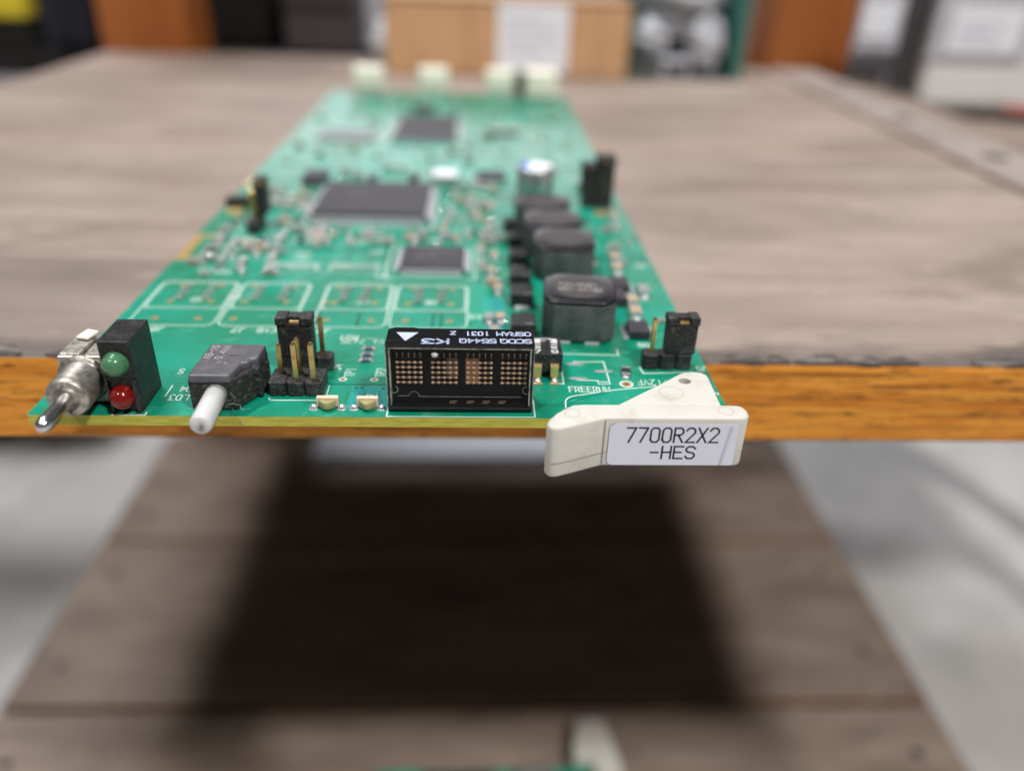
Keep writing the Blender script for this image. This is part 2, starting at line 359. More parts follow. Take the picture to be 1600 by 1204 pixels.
# ------------------------------------------------------------------ mesh writer (millimetres)
ORIG = {}
class MB:
    def __init__(s):
        s.bm = bmesh.new(); s.mats = []; s.cur = 0
    def mat(s, m):
        if m not in s.mats: s.mats.append(m)
        s.cur = s.mats.index(m); return s
    def _faces(s, faces, smooth=False):
        for f in faces:
            f.material_index = s.cur; f.smooth = smooth
    def _merge(s, b, smooth=False, mtx=None):
        if mtx is not None: bmesh.ops.transform(b, matrix=mtx, verts=b.verts)
        vm = {}
        for v in b.verts: vm[v] = s.bm.verts.new(v.co)
        fs = []
        for f in b.faces:
            try: nf = s.bm.faces.new([vm[v] for v in f.verts])
            except ValueError: continue
            nf.smooth = smooth or f.smooth; nf.material_index = s.cur; fs.append(nf)
        b.free(); return fs
    def box(s, x0, x1, y0, y1, z0, z1, bev=0.0, seg=2, mtx=None, smooth=False):
        b = bmesh.new()
        vs = [b.verts.new((x, y, z)) for x in (x0, x1) for y in (y0, y1) for z in (z0, z1)]
        for q in ((0, 1, 3, 2), (4, 6, 7, 5), (0, 4, 5, 1), (2, 3, 7, 6), (0, 2, 6, 4), (1, 5, 7, 3)):
            b.faces.new([vs[i] for i in q])
        bmesh.ops.recalc_face_normals(b, faces=b.faces)
        if bev > 0:
            bmesh.ops.bevel(b, geom=list(b.edges), offset=bev, segments=seg, affect='EDGES', profile=0.5)
        s._merge(b, smooth, mtx); return s
    def prism(s, poly, z0, z1, bev=0.0, seg=2, mtx=None, smooth=False, top_only=False):
        b = bmesh.new()
        lo = [b.verts.new((x, y, z0)) for x, y in poly]; hi = [b.verts.new((x, y, z1)) for x, y in poly]
        b.faces.new(lo); b.faces.new(hi)
        n = len(poly)
        for i in range(n): b.faces.new((lo[i], lo[(i + 1) % n], hi[(i + 1) % n], hi[i]))
        bmesh.ops.recalc_face_normals(b, faces=b.faces)
        if bev > 0:
            es = [e for e in b.edges if (not top_only) or all(v.co.z > (z0 + z1) / 2 for v in e.verts)]
            bmesh.ops.bevel(b, geom=es, offset=bev, segments=seg, affect='EDGES', profile=0.5)
        s._merge(b, smooth, mtx); return s
    def tube(s, pts, rads, n=16, caps=True, smooth=True):
        """a lathe along a polyline of points with a radius each"""
        pts = [Vector(p) for p in pts]; rings = []
        for i, p in enumerate(pts):
            j, k = max(i - 1, 0), min(i + 1, len(pts) - 1)
            d = pts[k] - pts[j]
            if d.length < 1e-9:
                j, k = max(j - 1, 0), min(k + 1, len(pts) - 1); d = pts[k] - pts[j]
            d.normalize()
            a = d.cross(Vector((0, 0, 1)))
            if a.length < 1e-3: a = d.cross(Vector((1, 0, 0)))
            a.normalize(); c = d.cross(a)
            rings.append([s.bm.verts.new(p + rads[i] * (math.cos(2 * math.pi * t / n) * a + math.sin(2 * math.pi * t / n) * c)) for t in range(n)])
        fs = []
        for r0, r1 in zip(rings, rings[1:]):
            for t in range(n): fs.append(s.bm.faces.new((r0[t], r0[(t + 1) % n], r1[(t + 1) % n], r1[t])))
        s._faces(fs, smooth)
        if caps: s._faces([s.bm.faces.new(rings[0][::-1]), s.bm.faces.new(rings[-1])], False)
        return s
    def disc(s, cx, cy, z, rx, ry=None, n=20):
        ry = ry or rx
        f = s.bm.faces.new([s.bm.verts.new((cx + rx * math.cos(2 * math.pi * t / n), cy + ry * math.sin(2 * math.pi * t / n), z)) for t in range(n)])
        s._faces([f]); return s
    def ringflat(s, cx, cy, z, r0, r1, n=24, sy=1.0):
        a = [s.bm.verts.new((cx + r0 * math.cos(2 * math.pi * t / n), cy + sy * r0 * math.sin(2 * math.pi * t / n), z)) for t in range(n)]
        b = [s.bm.verts.new((cx + r1 * math.cos(2 * math.pi * t / n), cy + sy * r1 * math.sin(2 * math.pi * t / n), z)) for t in range(n)]
        s._faces([s.bm.faces.new((a[t], b[t], b[(t + 1) % n], a[(t + 1) % n])) for t in range(n)]); return s
    def dome(s, c, rx, ry, rz, n=14, m=5, axis='z'):
        rings = []
        for i in range(m):
            t = i / m * math.pi / 2
            rings.append([(math.cos(t) * math.cos(2 * math.pi * k / n), math.cos(t) * math.sin(2 * math.pi * k / n), math.sin(t)) for k in range(n)])
        def P(u):
            if axis == 'z': return (c[0] + rx * u[0], c[1] + ry * u[1], c[2] + rz * u[2])
            return (c[0] + rx * u[0], c[1] - ry * u[2], c[2] + rz * u[1])      # dome pointing -y
        R = [[s.bm.verts.new(P(u)) for u in r] for r in rings]; top = s.bm.verts.new(P((0, 0, 1)))
        fs = []
        for a, b in zip(R, R[1:]):
            for k in range(n): fs.append(s.bm.faces.new((a[k], a[(k + 1) % n], b[(k + 1) % n], b[k])))
        for k in range(n): fs.append(s.bm.faces.new((R[-1][k], R[-1][(k + 1) % n], top)))
        s._faces(fs, True); return s
    def ribbon(s, pts, w, z, mtx=None, closed=False):
        """flat stroke of width w through 2-D points at height z (mitred)"""
        P = [Vector((p[0], p[1])) for p in pts]
        Q = [P[0]]
        for p in P[1:]:
            if (p - Q[-1]).length > 1e-6: Q.append(p)
        P = Q; n = len(P)
        if n < 2: return s
        lft, rgt = [], []
        for i in range(n):
            if closed: d0 = P[i] - P[i - 1]; d1 = P[(i + 1) % n] - P[i]
            else:
                d0 = P[i] - P[i - 1] if i else P[1] - P[0]
                d1 = P[i + 1] - P[i] if i < n - 1 else P[-1] - P[-2]
            d0 = d0.normalized(); d1 = d1.normalized(); t = d0 + d1
            if t.length < 0.2: t = d1
            t.normalize(); nn = Vector((-t.y, t.x)); k = max(0.5, nn.dot(Vector((-d1.y, d1.x))))
            e = nn * (w / 2 / k); c = P[i].copy()
            if not closed and i == 0: c -= d1 * w / 2
            if not closed and i == n - 1: c += d0 * w / 2
            lft.append(c + e); rgt.append(c - e)
        mk = lambda p: s.bm.verts.new((mtx @ Vector((p.x, p.y, z))) if mtx is not None else (p.x, p.y, z))
        A = [mk(p) for p in lft]; B = [mk(p) for p in rgt]
        s._faces([s.bm.faces.new((B[i], B[(i + 1) % n], A[(i + 1) % n], A[i])) for i in range(n if closed else n - 1)])
        return s
    def poly(s, pts3):
        s._faces([s.bm.faces.new([s.bm.verts.new(p) for p in pts3])]); return s
    def build(s, name, parent=None, origin=None, stuff=False, label=None):
        if origin is None:
            xs = [v.co for v in s.bm.verts]
            lo = [min(v[i] for v in xs) for i in range(3)]; hi = [max(v[i] for v in xs) for i in range(3)]
            origin = ((lo[0] + hi[0]) / 2, (lo[1] + hi[1]) / 2, lo[2])
        o3 = Vector(origin)
        for v in s.bm.verts: v.co = (v.co - o3) * MM
        me = bpy.data.meshes.new(name); s.bm.to_mesh(me); s.bm.free()
        for m in s.mats: me.materials.append(m)
        o = bpy.data.objects.new(name, me); COL.objects.link(o)
        place(o, o3, parent)
        if stuff: o['kind'] = 'stuff'
        if label: o['label'] = label
        return o

def place(o, world_mm, parent=None):
    world_mm = Vector(world_mm); ORIG[o.name] = world_mm
    if parent is not None:
        o.parent = parent; o.location = (world_mm - ORIG[parent.name]) * MM
    else: o.location = world_mm * MM

def thing(name, label, cat, origin, group=None):
    o = bpy.data.objects.new(name, None); COL.objects.link(o); o.empty_display_size = 0.01
    place(o, origin); return tag(o, label, cat, group)
def tag(o, label, cat, group=None):
    o['label'] = label; o['category'] = cat
    if group: o['group'] = group
    return o
def dup(o, world_mm, parent, label=None):
    c = o.copy(); COL.objects.link(c); place(c, world_mm, parent)
    if label: c['label'] = label
    for ch in list(o.children):
        d = ch.copy(); COL.objects.link(d); d.parent = c; ORIG[d.name] = Vector(world_mm)
    return c
def rot(o, deg):
    o.rotation_euler = (0, 0, R_(deg)); return o

# ------------------------------------------------------------------ stroke lettering (cell 4 x 6)
G = {
 '0': [[(0,1),(0,5),(1,6),(3,6),(4,5),(4,1),(3,0),(1,0),(0,1)]], '1': [[(1,5),(2,6),(2,0)]],
 '2': [[(0,5),(1,6),(3,6),(4,5),(4,4),(0,0),(4,0)]], '3': [[(0,6),(4,6),(2,3.6),(3,3.6),(4,2.6),(4,1),(3,0),(1,0),(0,1)]],
 '4': [[(3,0),(3,6),(0,2),(4,2)]], '5': [[(4,6),(0,6),(0,3.4),(3,3.4),(4,2.5),(4,1),(3,0),(1,0),(0,1)]],
 '6': [[(4,5),(3,6),(1,6),(0,5),(0,1),(1,0),(3,0),(4,1),(4,2.5),(3,3.4),(0,3.4)]], '7': [[(0,6),(4,6),(1,0)]],
 '8': [[(1,3.2),(0,4),(0,5),(1,6),(3,6),(4,5),(4,4),(3,3.2),(1,3.2),(0,2.2),(0,1),(1,0),(3,0),(4,1),(4,2.2),(3,3.2)]],
 '9': [[(0,1),(1,0),(3,0),(4,1),(4,5),(3,6),(1,6),(0,5),(0,4),(1,3),(4,3)]],
 'A': [[(0,0),(2,6),(4,0)],[(.7,2),(3.3,2)]], 'B': [[(0,0),(0,6),(3,6),(4,5),(4,4),(3,3.2),(0,3.2)],[(3,3.2),(4,2.2),(4,1),(3,0),(0,0)]],
 'C': [[(4,5),(3,6),(1,6),(0,5),(0,1),(1,0),(3,0),(4,1)]], 'D': [[(0,0),(0,6),(2.6,6),(4,4.6),(4,1.4),(2.6,0),(0,0)]],
 'E': [[(4,6),(0,6),(0,0),(4,0)],[(0,3.1),(3.2,3.1)]], 'F': [[(4,6),(0,6),(0,0)],[(0,3.1),(3,3.1)]],
 'H': [[(0,0),(0,6)],[(4,0),(4,6)],[(0,3.1),(4,3.1)]], 'J': [[(3,6),(3,1),(2,0),(1,0),(0,1)]],
 'K': [[(0,0),(0,6)],[(4,6),(0,2.6)],[(1.3,3.7),(4,0)]], 'L': [[(0,6),(0,0),(3.6,0)]],
 'M': [[(0,0),(0,6),(2,3),(4,6),(4,0)]], 'N': [[(0,0),(0,6),(4,0),(4,6)]],
 'O': [[(0,1),(0,5),(1,6),(3,6),(4,5),(4,1),(3,0),(1,0),(0,1)]], 'P': [[(0,0),(0,6),(3,6),(4,5),(4,3.8),(3,2.9),(0,2.9)]],
 'Q': [[(0,1),(0,5),(1,6),(3,6),(4,5),(4,1),(3,0),(1,0),(0,1)],[(2.4,1.8),(4.2,-.4)]],
 'R': [[(0,0),(0,6),(3,6),(4,5),(4,4),(3,3.1),(0,3.1)],[(1.8,3.1),(4,0)]],
 'S': [[(4,5),(3,6),(1,6),(0,5),(0,4),(1,3.2),(3,2.9),(4,2),(4,1),(3,0),(1,0),(0,1)]],
 'T': [[(0,6),(4,6)],[(2,6),(2,0)]], 'U': [[(0,6),(0,1),(1,0),(3,0),(4,1),(4,6)]], 'V': [[(0,6),(2,0),(4,6)]],
 'X': [[(0,0),(4,6)],[(0,6),(4,0)]], 'Z': [[(0,6),(4,6),(0,0),(4,0)]],
 '-': [[(.4,3),(3.6,3)]], '+': [[(0,3),(4,3)],[(2,1),(2,5)]], '_': [[(0,-.6),(4,-.6)]], '.': [[(1.8,0),(2.2,0)]], '/': [[(0,0),(4,6)]],
}
def text(mb, s, mtx, h, w, stroke, gap=None, z=0.0):
    """mtx maps text plane (x right, y up from the first baseline point) into place"""
    kx, ky = w / 4.0, h / 6.0; adv = w + (gap if gap is not None else w * 0.45); x = 0
    for ch in s:
        for st in G.get(ch, []):
            mb.ribbon([(x + p[0] * kx, p[1] * ky) for p in st], stroke, z, mtx)
        x += adv
    return x
def flat(x, y, z, deg=0):
    return Matrix.Translation((x, y, z)) @ Matrix.Rotation(R_(deg), 4, 'Z')

# ================================================================== SETTING
def setting():
    b = MB().mat(M['concrete']); b.box(-9000, 9000, -4000, 12000, -460, -430)
    o = b.build('floor'); o['kind'] = 'structure'

    # ---- the cart: two decks of planks, posts, side rails
    Z0 = -6.0
    cart = thing('wooden_cart', 'two deck wooden cart with orange oak edges, grey worn top deck and orange corner posts', 'cart', (60, 210, -430))
    rnd = random.Random(5)
    for (y0, y1) in ((28.2, 75.0), (75.35, 190), (190.3, 300), (300.3, 402)):
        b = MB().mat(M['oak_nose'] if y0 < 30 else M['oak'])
        if y0 < 30:
            # nosing with an uneven worn arris
            n = 90; top, low = [], []
            xs = [-152 + 379.4 * i / n for i in range(n + 1)]
            prof = []
            for x in xs:
                d = 0.35 + 0.5 * abs(math.sin(x * .11)) * rnd.random() + 0.5 * rnd.random() ** 3
                prof.append([(x, y1, -22.5), (x, y1, Z0), (x, y0 + 2.0 + d, Z0), (x, y0 + .5 * d, Z0 - .25 - .35 * d), (x, y0, Z0 - .8 - d), (x, y0, -21.9), (x, y0 + .6, -22.5)])
            V = [[b.bm.verts.new(p) for p in r] for r in prof]
            fs = []
            for r0, r1 in zip(V, V[1:]):
                for k in range(len(r0)):
                    fs.append(b.bm.faces.new((r0[k], r1[k], r1[(k + 1) % len(r0)], r0[(k + 1) % len(r0)])))
            b._faces(fs); b._faces([b.bm.faces.new(V[0]), b.bm.faces.new(V[-1][::-1])])
            bmesh.ops.recalc_face_normals(b.bm, faces=b.bm.faces)
        else:
            b.box(-152, 227.4, y0, y1, -22.5, Z0 - rnd.random() * .12, 0.25)
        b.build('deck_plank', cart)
    b = MB().mat(M['edge_dirt'])                      # dirt packed along the front arris
    rnd = random.Random(11)
    x = -152
    while x < 227:
        w = rnd.uniform(2, 9)
        if rnd.random() < .75:
            h = rnd.uniform(.2, .75)
            b.prism([(x, 28.9), (x + w * .3, 28.55), (x + w * .8, 28.6), (x + w, 29.0), (x + w * .7, 30.2 + rnd.random() * 2.2), (x + w * .25, 30.0 + rnd.random() * 1.8)], Z0 - .95, Z0 + .02 + h * .22)
        x += w * rnd.uniform(.55, 1.0)
    b.build('edge_dirt', cart, stuff=True)
    b = MB().mat(M['rail']); b.box(231.4, 259.6, 28, 402, -24, Z0 + .9, 2.6, 3); rail = b.build('side_rail', cart)
    for y in (95, 185, 255, 330):
        b = MB().mat(M['nail']); b.tube([(244, y, Z0 + .5), (244, y, Z0 + 1.1)], [5.2, 4.6], 12); b.build('nail', rail)
    b = MB().mat(M['board2']); b.box(263.8, 292, 28, 402, -26, Z0 - 4.5, 1.2, 2); b.build('side_rail', cart)
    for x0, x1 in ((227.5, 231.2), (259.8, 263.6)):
        b = MB().mat(M['nail']); b.box(x0, x1, 29, 400, -20, Z0 - 8); b.build('gap_shade', cart)  # dark strip stands for the shade in the gap beside the rail
    # lower deck
    for (y0, y1) in ((-75, 39), (41.5, 155.6), (158.4, 272.4), (275.4, 389.5)):
        b = MB().mat(M['board2']); b.box(-158, 282, y0, y1, -277, -258 - rnd.random() * .8, 0.8)
        pl = b.build('lower_plank', cart)
        for (nx, ny) in ((-141, y0 + 24), (-141, y1 - 26), (262, y0 + 30), (262, y1 - 26)):
            b = MB().mat(M['nail']); b.tube([(nx, ny, -258.6), (nx, ny, -257.6)], [2.7, 2.2], 10); b.build('nail', pl)
    for x0 in (-150, 255):
        b = MB().mat(M['board2']); b.box(x0, x0 + 22, -70, 385, -310, -277.5, 1); b.build('lower_bearer', cart)
    for (px, py) in ((-155, 404.5), (231, 404.5)):
        b = MB().mat(M['post']); b.box(px, px + 49, py, py + 45, -430, 330, 1.5, 2); b.build('post', cart)
setting()

# ================================================================== BACKGROUND THINGS
def background():
    # rack board behind the cart on which the far things stand
    rk = thing('rear_rack', 'dark rack board behind the cart carrying the boxes and cases', 'rack', (60, 600, -430))
    b = MB().mat(M['black_case']); b.box(-470, 286, 462, 528, -30, -14, 1); b.build('rack_board', rk)
    for x in (-460, 240):
        for y in (464, 498):
            b = MB().mat(M['black_case']); b.box(x, x + 28, y, y + 28, -430, -30.2, 1); b.build('rack_leg', rk)

    b = MB().mat(M['black_case']); b.box(-160, 288, 448, 456, -429, -30.2, 1); b.build('light_block_panel', rk)  # unseen panel, added to block light from behind the lower deck

    # cardboard box with white label
    t = thing('cardboard_box', 'brown cardboard box with a large white paper label on its front', 'box', (75, 375, -6))
    b = MB().mat(M['card']); b.box(12.5, 138, 347, 399, -5.9, 29.2, 0.8)
    b.build('box_body', t)
    b = MB().mat(M['tape']); b.box(74, 76, 346.8, 346.99, -5.5, 28); b.build('seam', t)
    b = MB().mat(M['card']); b.box(13, 137.5, 346.0, 372.5, 29.4, 30.8, 0.3); b.build('flap', t)
    b = MB().mat(M['paper']); b.box(69.5, 106.5, 346.3, 346.75, -4, 28.9, 0.1)
    b.mat(M['paper_print'])
    for k in range(4):
        b.box(74, 74 + (26 if k % 3 else 18), 346.1, 346.28, 6 + k * 5, 7 + k * 5)
    b.build('paper_label', t)

    # dark grey case and black case behind on the left
    t = thing('grey_case', 'dark grey equipment case left of the cardboard box', 'case', (-15, 520, -14))
    b = MB().mat(M['dark_grey']); b.box(-67, -19, 474, 526, -13.9, 36, 3, 3); b.build('case_body', t)
    b = MB().mat(M['black_case']); b.box(-64, -22, 472, 473.8, 14, 16, .5); b.build('lid_seam', t)
    t = thing('black_case', 'black case standing just right of the left orange post', 'case', (-130, 560, -14))
    b = MB().mat(M['black_case']); b.box(-180, -72, 492, 526, -13.9, 38, 5, 3); b.build('case_body', t)
    b = MB().mat(M['dark_grey']); b.tube([(-175, 491, 26), (-175, 480, 26), (-120, 480, 26), (-120, 491, 26)], [3, 3, 3, 3], 8); b.build('handle', t)
    t = thing('navy_tote', 'navy plastic tote left of the left orange post', 'tote', (-260, 500, -14))
    b = MB().mat(M['navy']); b.prism([(-219, 470), (-184, 470), (-186, 524), (-216, 524)], -13.9, 26, 3); b.build('tote_body', t)
    b = MB().mat(M['dark_grey']); b.box(-221, -182, 466, 526, 26.2, 33, 2); b.build('tote_lid', t)
    t = thing('black_bin', 'black bin at the far left under the yellow lid', 'bin', (-330, 480, -14))
    b = MB().mat(M['black_case']); b.prism([(-420, 466), (-226, 466), (-230, 524), (-416, 524)], -13.9, 3.4, 2); b.build('bin_body', t)
    b = MB().mat(M['yellow']); b.box(-424, -223.5, 462, 527, 3.5, 20, 2.5, 2); b.build('bin_lid', t, label='yellow lid')

    # teal bin holding bagged parts, right of the carton
    t = thing('teal_bin', 'teal green plastic bin beside the right orange post', 'bin', (170, 380, -6))
    b = MB().mat(M['teal'])
    b.box(139.5, 141.0, 352, 398, -5.4, 38, .4); b.build('bin_wall', t)
    b = MB().mat(M['teal']); b.box(195, 200.5, 352, 398, -5.4, 38, .6)
    b.build('bin_wall', t)
    b = MB().mat(M['bin_grey']); b.box(141.2, 194.8, 390, 398, -5.4, 38, .6); b.build('bin_back', t)
    b = MB().mat(M['bin_grey']); b.box(139.5, 200, 352, 398, -5.95, -5.5); b.build('bin_floor', t)
    for (x0, x1, y0, z0, z1, m) in ((143, 158, 360, -5.4, 1.5, 'bin_grey'), (159, 174, 357, -5.4, 3.5, 'grey_unit')):
        b = MB().mat(M[m]); b.box(x0, x1, y0, y0 + 14, z0, z1, 1); b.mat(M['black_case']); b.box(x0 + 2, x1 - 2, y0 - .6, y0, z0 + 2, z1 - 2)
        tag(b.build('metal_part'), 'dark metal part at the bottom left in the teal bin' if m == 'bin_grey' else 'grey metal part at the bottom middle in the teal bin', 'part')
    for (cx, cy, z, rx, ry, rz, seed, lab) in ((153, 376, 12, 12.5, 13, 10, 1, 'clear bag of grey parts on the left in the teal bin'),
                                            (183, 368, 10, 11, 12, 15.5, 2, 'pale plastic bag on the right in the teal bin'),
                                            (166, 378, 20, 14, 11, 9, 4, 'clear bag of dark parts in the middle in the teal bin'),
                                            (172, 374, 33, 22, 14, 9, 3, 'pale plastic bag on top in the teal bin')):
        rn = random.Random(seed); b = MB().mat(M['bag'])
        bm2 = bmesh.new(); bmesh.ops.create_icosphere(bm2, subdivisions=4, radius=1)
        ph = [rn.uniform(0, 6) for _ in range(6)]
        for v in bm2.verts:
            c = v.co.copy()
            k = 1 + .10 * math.sin(5 * c.x + ph[0]) * math.sin(4 * c.z + ph[1]) + .07 * math.sin(9 * c.z + 3 * c.x + ph[2]) + .05 * math.sin(13 * c.x - 7 * c.y + ph[3])
            v.co = Vector((cx + rx * c.x * k, cy + ry * c.y * k, max(z + rz * c.z * k, z - rz * .98)))
        b._merge(bm2, True)
        tag(b.build('plastic_bag', origin=(cx, cy, z - rz)), lab, 'bag', 'bags in the teal bin')

    # equipment on the right
    t = thing('side_table', 'brown wooden side table at the right behind the cart rail', 'table', (400, 330, -430))
    b = MB().mat(M['board2']); b.box(294, 640, 215, 453, -36, -17, 1); b.build('tabletop', t)
    for y in (225, 420):
        b = MB().mat(M['board2']); b.box(610, 635, y, y + 25, -430, -36.2, 1); b.build('leg', t)
    t = thing('grey_unit', 'grey equipment unit with a small white label right of the right orange post', 'equipment', (300, 425, -17))
    b = MB().mat(M['grey_unit']); b.box(283, 313, 410, 450, -16.9, 52, 1.5, 2); b.build('unit_body', t)
    b = MB().mat(M['dark_unit'])
    for k in range(4): b.box(285, 311, 409.4, 409.9, -13 + k * 5, -10.5 + k * 5)
    b.build('vent_slots', t, stuff=True)
    b = MB().mat(M['paper']); b.box(285.5, 306, 409.2, 409.8, 12, 31, .1); b.build('paper_label', t)
    t = thing('dark_panel', 'dark narrow panel standing between the grey unit and the white unit', 'panel', (293, 361, -17))
    b = MB().mat(M['dark_unit']); b.box(287, 298.6, 357, 365, -16.9, 60, 1.5, 2); b.build('panel_body', t)
    b = MB().mat(M['grey_unit']); b.box(290.5, 294.5, 356.2, 356.9, 40, 44); b.build('panel_screw', t)
    b = MB().mat(M['dark_unit'])
    b.tube([(300, 349, -14.5), (299, 344, -14.5), (301, 336, -14.5), (310, 326, -14.5), (335, 316, -14.5), (390, 310, -14.5)], [2.4] * 6, 10)
    tag(b.build('cable'), 'dark cable lying on the side table in front of the white unit', 'cable')
    b = MB().mat(M['grey_unit']); b.box(297, 311, 384, 394, -16.9, -6, 1.5); b.mat(M['black_case']); b.box(298.5, 309.5, 383.2, 383.9, -15, -8)
    tag(b.build('power_adapter'), 'small grey power adapter between the grey unit and the dark panel', 'adapter')
    t = thing('white_unit', 'white equipment unit with a large white paper label at the right edge', 'equipment', (380, 390, -17))
    b = MB().mat(M['white_unit']); b.box(300, 470, 352, 378, -16.9, 54, 4, 3); b.build('unit_body', t)
    b = MB().mat(M['grey_unit']); b.box(299, 352, 350.9, 351.9, 7, 50, 1); b.build('front_cover', t)
    b = MB().mat(M['paper']); b.box(307, 345, 349.9, 350.7, 10.5, 33, .1)
    b.mat(M['paper_print'])
    for k in range(3): b.box(312, 336 - 5 * (k % 2), 349.75, 349.89, 15 + 4.6 * k, 16.4 + 4.6 * k)
    b.build('paper_label', t)
    b = MB().mat(M['redplastic']); b.tube([(338, 333, -14.4), (362, 328, -14.4)], [2.6, 2.6], 10)
    b.mat(M['dark_unit']); b.tube([(362, 328, -14.4), (392, 323, -14.2)], [1.5, 1.0], 10)
    tag(b.build('screwdriver', stuff=False), 'red handled tool lying in front of the white unit', 'tool')

    b = MB().mat(M['paper'])
    b.tube([(8, 392, -5.9), (8, 392, 8), (8, 392, 9), (8, 392, 16)], [7, 7, 4.5, 4.0], 18)
    tag(b.build('plastic_pot'), 'small pale lavender plastic pot standing behind the leftmost rear connector', 'pot')

    # things below
    b = MB().mat(M['paper']); b.box(-50, 172, 352, 392, -257.4, -251, .4)
    tag(b.build('paper_stack'), 'white paper stack lying on the lower deck in the shade', 'paper')
    t = thing('black_crate', 'black crate on the concrete floor left of the cart', 'crate', (-530, 700, -430))
    b = MB().mat(M['black_case']); b.prism([(-700, 560), (-345, 640), (-375, 860), (-740, 800)], -429.9, -300, 3); b.build('crate_body', t)
    b = MB().mat(M['black_case']); b.prism([(-708, 550), (-336, 632), (-368, 870), (-748, 810)], -299.8, -288, 2); b.build('crate_rim', t)
background()

# ================================================================== THE CARD
BW, BL, BT = 96.6, 257.0, 1.6
CARD = thing('circuit_card', 'green circuit card with black display, toggle switch and labelled cream handle, overhanging the upper deck', 'circuit board', (48, 120, -1.6))
rng = random.Random(42)
E_ = 0.02     # height of print over the mask

